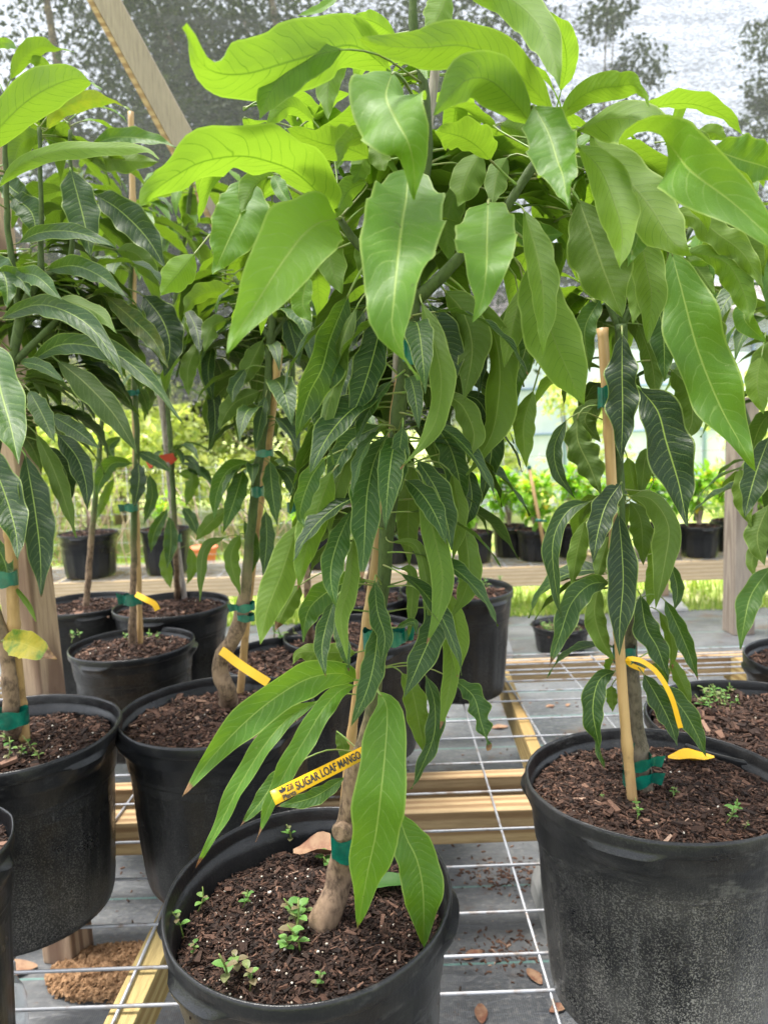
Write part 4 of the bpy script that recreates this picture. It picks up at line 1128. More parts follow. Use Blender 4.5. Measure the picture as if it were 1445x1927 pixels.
tie(T2, 1198, 1432, Y2-.02, 50, 20, 1, .18, .022); tie(T2, 1198, 1462, Y2-.02, 50, 22, 1, .2, .022); tie(T2, 1174, 1230, Y2-.01, 40, 28, 0, .15, .02); tie(T2, 1138, 748, Y2-.005, 26, 40, 0, 0, .014); tie(T2, 1190, 1405, Y2-.0, 8, 18, 1, 0, .008)
ribbon(T2, [at(1212, 1262, Y2), at(1185, 1250, Y2-.03), at(1182, 1240, Y2-.05), at(1205, 1243, Y2-.06), at(1235, 1265, Y2-.07), at(1262, 1310, Y2-.08), at(1280, 1370, Y2-.08)], .008, 'name_tag', 'tag')
L = P2.L
L([(1163,963),(1170,1040),(1172,1100),(1166,1170),(1165,1234)], 66, (-.03,-.10), 'T', 1.0, 0, ripple=.05)
L([(1168,908),(1140,950),(1125,1000),(1115,1060)], 56, (-.02,-.08), 'T', 1.0, 0)
L([(1112,943),(1070,960),(1042,1010),(1042,1080),(1058,1172)], 42, (-.02,-.08), 'T', .85, 25)
L([(1100,980),(1085,1040),(1076,1105)], 42, (.02,.0), 'U', .5, 0)
L([(1148,1097),(1110,1100),(1075,1135),(1055,1190),(1033,1254)], 54, (-.02,-.10), 'T', .75, -10, brown=.3)
L([(1127,1100),(1118,1150),(1130,1200),(1157,1248)], 46, (.0,-.03), 'U', .5, 0, brown=.3)
L([(1145,1008),(1130,1060),(1122,1095)], 34, (.0,-.03), 'U', .55, 0, brown=.8)
L([(1180,933),(1225,940),(1257,990),(1250,1060),(1233,1145)], 60, (-.01,-.06), 'U', .55, -10)
L([(1185,943),(1205,980),(1210,1065)], 48, (.01,.0), 'U', .6, 0)
L([(1225,1020),(1237,1070),(1218,1145)], 44, (.03,.02), 'U', .3, 0)
L([(1262,1060),(1274,1110),(1268,1150)], 28, (.03,.0), 'T', .8, 0)
L([(1240,935),(1262,990),(1268,1040)], 34, (.04,.03), 'T', .9, 20)
L([(1205,1120),(1215,1180),(1237,1220),(1258,1279)], 54, (-.02,-.07), 'T', .88, 5, ripple=.09)
L([(1250,1128),(1275,1180),(1296,1230),(1313,1280)], 38, (.0,-.04), 'T', .75, 10, brown=.2)
L([(1240,1150),(1262,1200),(1265,1260)], 28, (.02,.01), 'U', .5, 0, brown=.4)
L([(1210,1268),(1235,1310),(1260,1360),(1274,1404)], 46, (-.02,-.06), 'T', .85, 0)
L([(1238,1288),(1280,1330),(1310,1380),(1328,1424)], 48, (-.0,-.05), 'T', .7, -10)
L([(1262,1240),(1285,1290),(1300,1330)], 30, (.04,.02), 'U', .5, 0)
L([(1158,1262),(1127,1280),(1115,1330),(1122,1380),(1136,1448)], 50, (-.01,-.06), 'T', .75, [-10,0,20,70,20], brown=.12)
L([(1150,1290),(1152,1340)], 26, (.03,.02), 'U', .5, 0)
L([(1200,728),(1236,772),(1253,831),(1274,900),(1285,950),(1292,990)], 98, (-.03,-.12), 'T', 1.0, 0, ripple=.06)
L([(1170,628),(1170,700),(1171,780),(1168,868)], 70, (-.05,-.09), 'T', 1.0, 0, ripple=.09)
L([(1262,470),(1282,545),(1312,657),(1353,761),(1390,830),(1421,884)], 118, (-.06,-.2), 'T', .3, 0, ripple=.12, fold=8)
L([(1085,785),(1087,830),(1110,880),(1129,930)], 64, (-.0,-.04), 'U', .75, 0, ripple=.1)
L([(1065,790),(1043,840),(1050,890),(1082,938)], 34, (.0,-.02), 'T', .9, 0)
L([(1128,750),(1100,790),(1130,832)], 52, (.03,.02), 'U', .7, 0)
L([(1230,555),(1247,620),(1250,718)], 60, (.0,-.03), 'T', .6, 0)
L([(1262,695),(1295,730),(1302,790),(1283,835)], 66, (.02,.0), 'U', .6, 0)
L([(1185,515),(1196,570),(1190,610)], 34, (-.01,-.03), 'U', .05, 0)
L([(1285,475),(1330,480),(1372,500),(1402,560),(1410,610)], 64, (-.02,-.08), 'U', .25, 0, ripple=.12)
L([(1255,400),(1310,410),(1350,440),(1400,480),(1436,545)], 60, (-.02,-.08), 'U', .2, -10, ripple=.14)
L([(1338,280),(1390,299),(1440,314),(1480,335)], 90, (.05,-.0), 'T', .28, 0, ripple=.1)
L([(1308,256),(1340,248),(1367,264)], 34, (.08,.06), 'U', .2, 0)
L([(1288,262),(1315,260),(1335,288)], 34, (.08,.06), 'U', .2, 0)
L([(1243,232),(1270,225),(1282,190),(1312,200)], 28, (.04,.0), 'T', .25, [30,30,60])
L([(1290,495),(1327,515),(1326,555)], 40, (-.03,-.05), 'T', .4, 0)
L([(1290,480),(1315,510),(1345,555)], 40, (-.02,-.06), 'U', .3, 0)
L([(1415,560),(1400,600),(1442,645)], 44, (-.02,-.06), 'T', .3, 10)
L([(1432,670),(1424,720),(1436,780)], 50, (-.0,-.05), 'U', .18, 0)
L([(1230,900),(1215,860),(1205,940)], 40, (.04,.03), 'U', .6, 0)
L([(1180,860),(1195,920),(1215,960)], 40, (.05,.03), 'U', .35, 0)
L([(1310,560),(1340,640),(1330,720)], 60, (.06,.05), 'U', .5, 0)
L([(1340,420),(1400,450),(1440,500)], 60, (.05,.03), 'U', .3, 0)
L([(1200,610),(1225,680),(1235,760)], 46, (.03,.0), 'U', .5, 10)
L([(1130,560),(1100,620),(1110,700)], 50, (.04,.03), 'T', .5, 0)
for (x, y, n, L_, ag) in ((1172,600,12,.2,.55),(1240,520,8,.2,.35),(1300,430,10,.2,.3),(1170,720,6,.19,.8),(1120,540,6,.18,.4)):
    P2.whorl(at(x, y, Y2+.02), n, L_, ag, .2, PI-.2, (-.1, .7), (1.0, 1.7), .27)
for (x, y, n) in ((1163,930,5),(1175,1090,5),(1190,1260,3)): P2.whorl(at(x, y, Y2+.02), n, .17, .8, .2, PI-.2, (-.3, .3), (.9, 1.4), .24)
P2.finish()
for (x, y, s) in ((1372,1530,1.5),(1366,1545,1),(1195,1520,.8),(1198,1538,.9),(1265,1500,.7),(1275,1497,.6),(1400,1555,.6),(1130,1500,.5)):
    weed(T2, on(x, y, SZ2)-V((0, 0, .004)), s)
dry_leaf_obj(on(1300, 1430, SZ2+.002), .085, -.1, T2, 'tag', name='fallen_yellow_leaf', curlz=.3)

# ---------------------------------------------------------------- LEFT plant
rc = rim_center(25, 1398); Y3 = rc.y-.02
T3 = thing('potted_mango_tree', (rc.x, rc.y, BT+.008), 'big dense mango plant at the left edge, potted in front of the timber post', 'potted tree', 'potted mango plants')
pot_mesh(T3, (rc.x, rc.y), .222, .40, BT+.008, lugs=[(-.45, .22), (-1.9, .2), (1.5, .2), (3, .2)], dirt=1.25, seed=9, dents=2)
soil_mesh(T3, (rc.x, rc.y), .222, BT+.362, n=5500, perl=120, dark=.04, seed=7)
P3 = Plant(T3, Y3); SZ3 = BT+.372
tr3 = [on(25, 1395, SZ3-.01), at(22, 1330, Y3), at(12, 1230, Y3), at(-12, 1130, Y3), at(-25, 1000, Y3), at(-10, 850, Y3), at(20, 700, Y3), at(40, 600, Y3), at(75, 510, Y3)]
arm3 = [([at(75, 515, Y3), at(78, 420, Y3), at(76, 330, Y3), at(75, 240, Y3)], [.0065, .0048, .0042, .004]), ([at(75, 520, Y3), at(130, 495, Y3), at(137, 400, Y3), at(133, 300, Y3), at(132, 245, Y3)], [.006, .0045, .004, .0035]), ([at(40, 600, Y3), at(18, 450, Y3), at(12, 330, Y3), at(10, 180, Y3)], [.007, .006, .005, .004]), ([at(30, 680, Y3), at(100, 610, Y3), at(160, 560, Y3+.05)], [.008, .006, .004])]
stem_mesh(T3, 'trunk', [(tr3, [.021, .017, .014, .012, .012, .011, .010, .0095, .009])]+arm3, 'trunk', 12)
P3.skeleton([(tr3, 0)]+arm3)
stake_mesh(T3, on(47, 1392, SZ3), at(12, 960, Y3-.02), .0125)
tie(T3, 22, 1350, Y3-.02, 62, 30, -1, .05, .022); tie(T3, 12, 1088, Y3-.02, 40, 28, -1, 0, .02)
L = P3.L
L([(20,150),(45,108),(75,88),(110,92),(140,98)], 40, (0,-.1), 'U', .3, [0,0,60,120])
L([(-15,80),(15,80),(34,92)], 24, (0,-.05), 'T', .3, 20)
L([(-40,292),(0,240),(52,190),(104,160),(150,148),(192,166)], 90, (-.1,-.42), 'U', .1, [0,0,0,30,140], ripple=.04)
L([(102,142),(75,118),(55,114)], 28, (0,-.05), 'U', .25, 0)
L([(88,245),(110,208),(150,190),(200,188),(245,206)], 42, (0,-.12), 'U', .25, [0,0,40,130], yellow=.15)
L([(-5,355),(40,310),(110,283),(200,278),(270,280),(300,300)], 42, (-.1,-.35), 'U', .12, [0,-30,-40,-50], ripple=.04)
L([(172,272),(220,258),(280,262),(335,277)], 40, (.1,0), 'T', .45, [-30,-30,-50])
L([(160,290),(220,300),(300,305)], 50, (.12,.05), 'U', .4, -20)
L([(133,318),(150,380),(162,430),(171,485)], 76, (-.02,-.08), 'T', .8, 0)
L([(180,366),(225,395),(275,445),(312,505)], 70, (.05,0), 'T', .9, 0)
L([(35,457),(75,438),(130,435),(185,450),(222,469)], 36, (0,-.15), 'T', .75, -20)
L([(90,507),(140,500),(190,520),(240,560)], 46, (0,-.12), 'T', .68, -5)
L([(0,600),(60,575),(110,580),(165,610),(205,660),(239,728)], 52, (0,-.22), 'T', .78, -15)
L([(55,682),(110,650),(165,650),(225,670),(290,725),(343,795)], 50, (0,-.2), 'T', .72, -10)
L([(-15,640),(0,725),(20,800),(36,874)], 100, (-.08,-.3), 'T', .55, 0, ripple=.04)
L([(56,735),(80,780),(104,833)], 44, (-.02,-.12), 'T', .68, 0)
L([(38,680),(80,690),(124,720)], 28, (0,-.1), 'T', .68, -10)
L([(28,515),(70,520),(117,565)], 42, (-.05,-.15), 'T', .6, 0)
L([(108,678),(160,720),(215,780),(260,855)], 60, (0,-.1), 'U', .95, 0)
L([(98,782),(145,810),(190,846)], 40, (0,-.08), 'T', .8, 0, brown=.2)
L([(108,815),(145,860),(162,910),(165,960)], 48, (0,-.06), 'T', 1, 0)
L([(-25,840),(10,930),(30,1000),(34,1055)], 72, (0,-.14), 'T', .85, 0, brown=.15)
L([(48,855),(65,950),(76,1040),(78,1124)], 70, (0,-.1), 'T', .95, 0, brown=.1)
L([(68,815),(100,880),(125,950),(144,1012)], 40, (.02,-.02), 'U', .7, 20)
L([(90,840),(125,890),(130,960)], 44, (.05,.03), 'T', .95, 0)
L([(198,556),(250,600),(290,640),(317,693)], 46, (.03,-.05), 'T', .7, 0, brown=.2, yellow=.12)
L([(270,555),(305,600),(320,650),(310,710)], 72, (.15,.1), 'T', 1, 0)
L([(80,577),(130,568),(185,590),(221,628)], 40, (-.03,-.18), 'U', .5, -20)
L([(6,1205),(50,1212),(107,1240)], 62, (-.02,-.10), 'T', .3, 0, brown=.9, yellow=.75)
L([(28,1103),(55,1140),(70,1173)], 12, (0,-.04), 'U', .4, 0, brown=.3)
L([(-15,1010),(10,1060),(15,1100)], 40, (0,-.03), 'T', .6, 0)
L([(-20,480),(10,520),(15,580)], 60, (-.02,-.1), 'T', .65, 0)
L([(-30,540),(30,520),(60,560)], 46, (-.02,-.1), 'T', .65, 0)
L([(0,330),(30,360),(70,380)], 55, (.05,.02), 'T', .7, 0)
L([(25,370),(60,400),(70,450)], 60, (.03,.0), 'T', .75, 0)
L([(80,250),(40,270),(20,330)], 50, (.05,.02), 'U', .15, 0)
L([(220,470),(260,480),(300,540)], 50, (.1,.1), 'U', .5, 0)
for (x, y, n, L_, ag) in ((75,510,14,.2,.7),(75,250,6,.15,.3),(132,250,6,.15,.4),(40,600,14,.2,.75),(20,700,12,.2,.8),(0,800,8,.2,.85),(150,560,12,.2,.75),(110,620,10,.2,.8)):
    P3.whorl(at(x, y, Y3+.03), n, L_, ag, -.2, PI+.2, (-.1, .8), (.8, 1.6), .25)
for (x, y, n, L_, ag) in ((60,480,12,.2,.8),(110,700,10,.19,.9),(40,760,10,.2,.9),(190,600,10,.18,.85),(150,380,8,.18,.6)):
    P3.whorl(at(x, y, Y3+.12), n, L_, ag, .1, PI-.1, (-.2, .6), (.8, 1.6), .26)
P3.finish()
for (x, y, s) in ((15,1400,1.4),(35,1425,1.2),(60,1415,1.3),(10,1440,1.6),(75,1430,1.2),(45,1395,.9),(5,1375,1)):
    weed(T3, on(x, y, SZ3)-V((0, 0, .004)), s)

# ---------------------------------------------------------------- row-two plant (left of centre)
rc = rim_center(411, 1344); Y4 = rc.y
T4 = thing('potted_mango_tree', (rc.x, rc.y, BT+.008), 'mango plant with crooked pale trunk base and yellow tag, just left of the centre pot', 'potted tree', 'potted mango plants')
pot_mesh(T4, (rc.x, rc.y), .222, .39, BT+.008, lugs=[(-2.5, .2), (-.9, .2), (.7, .2)], dirt=.5, seed=13, dents=2)
soil_mesh(T4, (rc.x, rc.y), .222, BT+.36, n=5500, perl=50, dark=-.06, seed=9, csize=1.25)
P4 = Plant(T4, Y4)
tr4 = [on(432, 1325, BT+.37), at(428, 1300, Y4), at(415, 1270, Y4), at(418, 1235, Y4), at(440, 1200, Y4), at(455, 1150, Y4), at(465, 1080, Y4), at(472, 1000, Y4), at(480, 920, Y4), at(497, 800, Y4), at(508, 660, Y4), at(512, 560, Y4), at(500, 440, Y4)]
arm4 = [([at(508, 640, Y4), at(470, 580, Y4), at(440, 520, Y4)], [.006, .005, .004]), ([at(508, 640, Y4), at(550, 580, Y4), at(570, 500, Y4)], [.006, .005, .004])]
stem_mesh(T4, 'trunk', [(tr4, [.024, .020, .0185, .018, .012, .0105, .010, .010, .0095, .009, .009, .008, .006])]+arm4, 'trunk', 12)
P4.skeleton([(tr4, 0)]+arm4)
stake_mesh(T4, on(452, 1310, BT+.36), at(522, 650, Y4-.01), .0095)
tie(T4, 463, 1142, Y4-.01, 34, 14, -1, .1, .018); tie(T4, 463, 1161, Y4-.01, 32, 12, 0, -.1, .018); tie(T4, 498, 853, Y4, 34, 12, 0, 0, .016); tie(T4, 485, 925, Y4, 24, 18, 0, 0, .016)
ribbon(T4, [at(416, 1224, Y4-.03), at(425, 1230, Y4-.035), at(448, 1248, Y4-.04), at(475, 1266, Y4-.05), at(505, 1285, Y4-.055)], .020, 'name_tag', 'tag')
L = P4.L
for a in (([(470,868),(430,885),(408,930),(404,980)], 38, (0,-.08), 'T', .5, 0), ([(458,885),(445,930),(420,1003)], 42, (-.02,-.1), 'T', .6, 0), ([(432,955),(395,985),(368,1018)], 34, (.02,-.04), 'U', .6, 0), ([(425,1010),(385,1035),(376,1132)], 24, (0,-.05), 'U', .7, 10), ([(452,1005),(435,1050),(452,1120)], 34, (0,-.04), 'U', .5, 0), ([(508,868),(512,920),(522,990)], 38, (-.02,-.08), 'T', .75, 0), ([(500,960),(502,1020),(495,1085)], 34, (0,-.03), 'T', .8, 0), ([(445,552),(400,548),(365,562),(344,592)], 46, (0,-.12), 'U', .4, -30), ([(352,582),(370,620),(377,668)], 34, (0,-.08), 'T', .95, 0), ([(378,640),(355,690),(355,745)], 38, (0,-.05), 'U', .5, 0), ([(430,602),(400,615),(384,662)], 38, (0,-.08), 'U', .45, 0), ([(400,650),(392,700),(402,760)], 30, (.05,0), 'T', .95, 0), ([(462,695),(440,730),(438,758)], 32, (-.02,-.08), 'T', .85, 0), ([(500,745),(490,790),(480,850)], 28, (-.04,-.1), 'T', .9, 0), ([(490,735),(440,760),(410,810)], 44, (0,-.08), 'U', .65, 0), ([(495,640),(470,690),(455,730)], 44, (.02,-.02), 'U', .55, 0), ([(540,600),(555,650),(562,690)], 40, (0,-.05), 'T', .9, 0), ([(560,580),(600,560),(590,620)], 40, (.05,0), 'T', .6, 0), ([(520,880),(545,900),(570,960)], 34, (.04,.02), 'T', .8, 0), ([(400,720),(405,800),(392,850)], 34, (.08,.05), 'T', .95, 0), ([(460,980),(478,1030),(470,1090)], 30, (.03,.02), 'T', .7, 0)):
    L(a[0], a[1], a[2], a[3], a[4], a[5], na=6)
for (x, y, n, L_, ag) in ((500,440,12,.2,.35),(440,520,10,.2,.5),(570,500,10,.2,.45),(508,600,12,.2,.7),(505,700,8,.19,.8),(495,790,7,.18,.85),(478,900,6,.17,.8)):
    P4.whorl(at(x, y, Y4+.02), n, L_, ag, 0, 2*PI if y > 560 else PI, (-.1, .7), (.9, 1.6), .25)
for (x, y, n, L_, ag) in ((420,560,10,.2,.85),(460,640,10,.19,.9),(400,660,8,.19,.9),(560,600,8,.19,.85),(470,480,8,.2,.6)):
    P4.whorl(at(x, y, Y4+.15), n, L_, ag, .1, PI-.1, (-.2, .5), (.9, 1.6), .26)
P4.finish()

# ---------------------------------------------------------------- plants further back
def back_plant(px, py, zc, rr_, hh, base, trunk_pts, whorls, label, stake=None, stake_mat='bamboo', ties=(), group='potted mango plants', leaves=(), lugs=3, seed=20, dirt=.6, perl=20, chips=2200, ns=12, trmat='trunk', tr_r=.011, reveal=0):
    rc = on(px, py, zc); Y = rc.y
    t = thing('potted_mango_tree', (rc.x, rc.y, base), label, 'potted tree', group)
    pot_mesh(t, (rc.x, rc.y), rr_, hh, base, lugs=lug_angles(lugs, -1.9+seed*.1), dirt=dirt, seed=seed, dents=1.5, rib=.002)
    soil_mesh(t, (rc.x, rc.y), rr_, base+hh*.92, n=chips, perl=perl, dark=.0, seed=seed, csize=1.3)
    P = Plant(t, Y)
    if trunk_pts:
        tp = [on(trunk_pts[0][0], trunk_pts[0][1], base+hh*.92-.005)] + [at(x, y, Y) for x, y in trunk_pts[1:]]
        k = len(tp); path = (tp, [tr_r*1.3]+[tr_r*(1-.35*i/k) for i in range(1, k)])
        stem_mesh(t, 'trunk', [path], trmat, 9); P.skeleton([path])
    if stake: stake_mesh(t, on(stake[0][0], stake[0][1], base+hh*.92-.005), at(stake[1][0], stake[1][1], Y-.01), stake[2] if len(stake) > 2 else .009, stake_mat)
    for q in ties: tie(t, q[0], q[1], Y-.005, q[2], q[3], q[4] if len(q) > 4 else 1, 0, .016)
    for a in leaves: P.L(a[0], a[1], a[2], a[3], a[4], 0, na=6)
    for (x, y, n, L_, ag) in whorls: P.whorl(at(x, y, Y), n, L_, ag, 0, 2*PI, (-.1, .8), (.8, 1.6), .25, ns=ns)
    return t, P, Y
B0 = BT+.008
t, P, Y = back_plant(250, 1211, BT+.35, .197, .345, B0, [(250,1222),(250,1160),(252,1080),(253,960),(258,860),(255,740),(245,600),(250,480),(250,400)], [(250,400,16,.22,.5),(248,500,14,.22,.6),(225,600,10,.2,.8),(255,720,7,.2,.85)],
    'slim mango plant with knobbly trunk in the black pot directly right of the timber post', ((265,1220),(244,210)), ties=((250,1128,34,20,-1),(248,955,24,14,-1),(250,740,20,10,1)), seed=21, perl=60,
    leaves=(([(250,872),(212,872),(190,905),(182,936)], 34, (0,-.06), 'T', .65), ([(215,900),(200,930),(181,980)], 20, (0,-.03), 'U', .6), ([(260,870),(262,905),(253,955)], 36, (-.02,-.08), 'T', 1), ([(282,892),(287,935),(271,988)], 26, (0,-.04), 'T', .65), ([(228,822),(206,840),(217,870)], 24, (.03,0), 'T', .7), ([(260,850),(300,870),(325,890)], 26, (0,-.04), 'T', .8)))
P.finish()
ribbon(t, [at(256, 1118, Y-.03), at(275, 1128, Y-.05), at(290, 1136, Y-.05), at(297, 1148, Y-.05)], .018, 'name_tag', 'tag')
for (x, y, s) in ((135,1210,1.8),(150,1200,1.6),(240,1210,1.5),(275,1208,1.5),(290,1212,1.3)): weed(t, on(x, y, BT+.32), s)
t, P, Y = back_plant(323, 1137, BT+.385, .215, .38, B0, [(335,1128),(332,1060),(328,960),(322,840),(315,720),(330,560),(350,430),(360,350)], [(360,350,16,.24,.25),(345,440,14,.24,.35),(325,600,9,.22,.7),(315,720,8,.22,.8),(320,860,8,.18,.85)],
    'mango plant tied to a weathered grey stake, in the pot behind the slim-trunked one', ((348,1130),(300,740), .012), 'grey_stake', ((332,1013,20,14,0),), seed=23,
    leaves=(([(316,958),(292,1000),(284,1040)], 26, (0,-.03), 'T', .75), ([(320,972),(322,1020),(315,1070)], 30, (-.02,-.06), 'T', .8), ([(307,1035),(315,1080),(322,1108)], 26, (0,-.03), 'U', .45), ([(345,955),(362,980),(372,1010)], 26, (0,-.03), 'T', .8), ([(335,890),(362,900),(350,955)], 30, (0,-.03), 'U', .5), ([(358,1030),(362,1070),(352,1100)], 24, (0,-.02), 'U', .5), ([(352,880),(385,890),(400,905)], 24, (0,-.02), 'T', .85)))
P.finish()
ribbon(t, [at(278, 875, Y-.04), at(300, 865, Y-.05), at(328, 860, Y-.04)], .03, 'red_ribbon', 'red')
ribbon(t, [at(318, 858, Y-.03), at(328, 870, Y-.03)], .03, 'red_ribbon', 'red')
t, P, Y = back_plant(548, 1228, BT+.385, .205, .37, B0, [(585,1215),(580,1130),(575,1040),(560,900),(552,780),(548,640)], [(548,640,10,.2,.7),(555,760,8,.2,.75),(560,880,7,.19,.8)],
    'mango plant in a black pot half hidden by drooping leaves left of the centre stem', seed=25, ties=((548,955,16,18,1),), perl=10)
P.finish()
for (x, y, s) in ((515,1208,2.6),(525,1215,2.6),(545,1205,2)): weed(t, on(x, y, BT+.345), s)
t, P, Y = back_plant(668, 1190, BT+.385, .225, .38, B0, [(690,1180),(700,1100),(690,980)], [(690,980,5,.18,.8)],
    'mango plant in a wide black pot of fresh bark directly behind the centre stem', seed=27, chips=3000)
P.finish()
t, P, Y = back_plant(676, 1120, BT+.385, .20, .38, B0, [(690,1112),(700,1040),(690,900),(680,780)], [(680,780,7,.2,.7),(690,880,5,.18,.75)],
    'mango plant in a black pot with a yellow tag, second pot behind the centre stem', seed=29)
P.finish()
ribbon(t, [at(598, 1148, Y-.25), at(625, 1144, Y-.25), at(656, 1142, Y-.25)], .018, 'name_tag', 'tag')
t, P, Y = back_plant(858, 1112, BT+.395, .215, .40, B0, None, [],
    'tall treeless black pot of old soil and weeds on the bench, right of the centre', seed=31, dirt=.5, ns=8)
t.name = 'plant_pot'; t['category'] = 'plant pot'; del t['group']
for i in range(16): weed(t, on(random.uniform(860, 935), random.uniform(1098, 1116), BT+.365), random.uniform(1, 1.8))
t, P, Y = back_plant(1432, 1352, BT+.385, .235, .38, B0, [(1470,1345),(1475,1200),(1480,1000),(1480,800),(1475,600),(1470,480)], [(1470,480,12,.22,.5),(1475,600,10,.22,.6),(1478,760,8,.2,.8),(1480,900,6,.2,.85)],
    'mango plant at the right edge in the black pot behind the large dusty pot', seed=33, chips=3600,
    leaves=(([(1448,820),(1425,880),(1410,930),(1400,975)], 60, (-.05,-.1), 'T', .9), ([(1392,880),(1396,940),(1413,992)], 38, (0,-.04), 'U', .45), ([(1445,950),(1424,1010),(1438,1065)], 54, (-.03,-.08), 'U', .6), ([(1452,1065),(1415,1115),(1402,1160),(1392,1222)], 50, (-.05,-.12), 'T', .5), ([(1450,640),(1430,700),(1440,760)], 50, (0,-.05), 'U', .3), ([(1440,400),(1400,420),(1380,470)], 60, (0,-.05), 'U', .3), ([(1450,1010),(1415,1050),(1420,1090)], 30, (0,-.05), 'U', .5)))
P.finish()
for i in range(22): weed(t, on(random.uniform(1318, 1380), random.uniform(1310, 1352), BT+.35), random.uniform(.9, 1.6))
# more crowns just behind, on hidden pots
for (x, y, zz, lab, wh, sd) in ((1380, 1230, BT+.385, 'mango plant half hidden behind the right crown, in a black pot near the right edge', ((1385,330,14,.24,.25),(1380,430,14,.24,.3),(1360,560,10,.22,.5),(1370,680,8,.22,.7)), 41),
                            (170, 1060, BT+.385, 'mango plant behind the left timber post with only its dark crown showing', ((150,330,12,.24,.6),(190,420,14,.24,.7),(170,560,10,.24,.8),(200,660,6,.24,.8)), 43)):
    Yq = on(x, y, zz).y
    if sd == 43:
        rc_ = V((at(150, 1000, 2.95).x, 2.95, 0))
    else: rc_ = V((at(1560, 1000, 1.95).x, 1.95, 0))
    t = thing('potted_mango_tree', (rc_.x, rc_.y, B0), lab, 'potted tree', 'potted mango plants')
    pot_mesh(t, (rc_.x, rc_.y), .2, .36, B0, lugs=lug_angles(3, 1), dirt=.5, seed=sd); soil_mesh(t, (rc_.x, rc_.y), .2, B0+.33, n=1200, perl=10, seed=sd, csize=1.5)
    P = Plant(t, rc_.y); pts = [V((rc_.x, rc_.y, B0+.33))] + [at(w_[0], w_[1], rc_.y) for w_ in sorted(wh, key=lambda q: -q[1])]
    path = (pts, [.013, .011, .009, .008, .006]); stem_mesh(t, 'trunk', [path], 'trunk', 9); P.skeleton([path])
    for (a_, b_, n_, l_, g_) in wh: P.whorl(at(a_, b_, rc_.y), n_, l_, g_, 0, 2*PI, (-.1, .8), (.8, 1.6), .25, ns=12)
    P.finish()

# far bench pots with shrubs
def shrub_pot(px, pyb, w_px, kind, label, Yo=.2, hpx=None, n=260, col_='shrub', hgt=.35, hide=False):
    Y = yb+Yo; q = at(px, pyb, Y); s_ = depth(q)/FPX; r = w_px*s_/2; h = (hpx or w_px*.8)*s_
    t = thing('potted_shrub', (q.x, Y, B0), label, 'potted plant', 'potted shrubs on the back bench')
    pot_mesh(t, (q.x, Y), r, h, B0, lugs=lug_angles(3, -1.6), dirt=.25, seed=px % 17, rib=.0022, dents=.6)
    soil_mesh(t, (q.x, Y), r, B0+h*.96, n=500, perl=6, seed=px % 11, csize=2.0)
    z0 = B0+h*.93
    if kind == 'bare':
        mb = MB(); mb.tube([V((q.x, Y, z0)), V((q.x+.01, Y, z0+.2)), V((q.x, Y, z0+.28))], [.008, .007, .005], 7)
        for i in range(26):
            a = random.uniform(0, 6.28); e = V((q.x+math.cos(a)*random.uniform(.08, .25), Y+math.sin(a)*.15, z0+random.uniform(.03, .28)))
            s0 = V((q.x, Y, z0+random.uniform(0, .12))); mb.tube([s0, s0.lerp(e, .5)+V((0, 0, .03)), e], [.003, .002, .001], 4)
        mb.build('stem', 'twig', t)
        tie(t, px+6, pyb-130, Y, 16, 10); tie(t, px+12, pyb-145, Y, 10, 8)
        return t
    cs = []; rs = []
    for i in range(9):
        a = random.uniform(0, 6.28); rr_ = r*random.uniform(.2, 1.0); cs.append((q.x+rr_*math.cos(a), Y+rr_*math.sin(a)*.6, z0+hgt*random.uniform(.25, .9))); rs.append(r*random.uniform(.35, .7))
    mb = MB()
    for c_ in cs: mb.tube(spline([V((q.x, Y, z0-.01)), V((q.x, Y, z0-.01)).lerp(V(c_), .5)+V((0, 0, .02)), V(c_)], 6), [.006*(1-.1*k) for k in range(7)], 5)
    mb.build('stem', 'twig', t)
    # broad leaves in rosettes
    lm = MB(); ar = lm.a.setdefault('rnd', {})
    for i in range(n):
        k = random.randrange(len(cs)); c_ = V(cs[k]); d = V((random.gauss(0, 1), random.gauss(0, 1), random.gauss(.25, .7))).normalized(); p = c_ + d*rs[k]*random.uniform(.1, .9)
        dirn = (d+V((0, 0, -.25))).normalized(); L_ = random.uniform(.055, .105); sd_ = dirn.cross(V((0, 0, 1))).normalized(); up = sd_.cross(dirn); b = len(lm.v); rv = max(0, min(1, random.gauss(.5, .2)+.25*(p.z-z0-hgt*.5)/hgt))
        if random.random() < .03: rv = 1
        for j in range(5):
            t_ = j/4; ww = L_*.24*math.sin(PI*min(1, t_*.92+.05))
            pp = p+dirn*L_*t_+up*L_*(.16*math.sin(t_*2.4)-.22*t_*t_)
            lm.v += [pp-sd_*ww+up*ww*.25, pp, pp+sd_*ww+up*ww*.25]
        for j in range(4):
            for m_ in range(2): lm.face((b+3*j+m_, b+3*j+m_+1, b+3*j+m_+4, b+3*j+m_+3))
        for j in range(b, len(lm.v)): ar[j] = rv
    o = lm.build('foliage', col_, t); return t
shrub_pot(174, 1098, 106, 'bare', 'small black pot with a bare twiggy stem at the left end of the back bench', .18, 82)
shrub_pot(318, 1092, 92, 'leafy', 'small black pot with a sparse plant on the back bench, second from its left end', .2, 84, 60, hgt=.3)
shrub_pot(606, 1068, 80, 'leafy', 'sparse potted plant on the back bench, between the crooked mango and the centre stem', .2, 66, 60, hgt=.3)
shrub_pot(800, 1062, 80, 'leafy', 'small potted shrub on the back bench just right of the centre stem', .25, 64, 150)
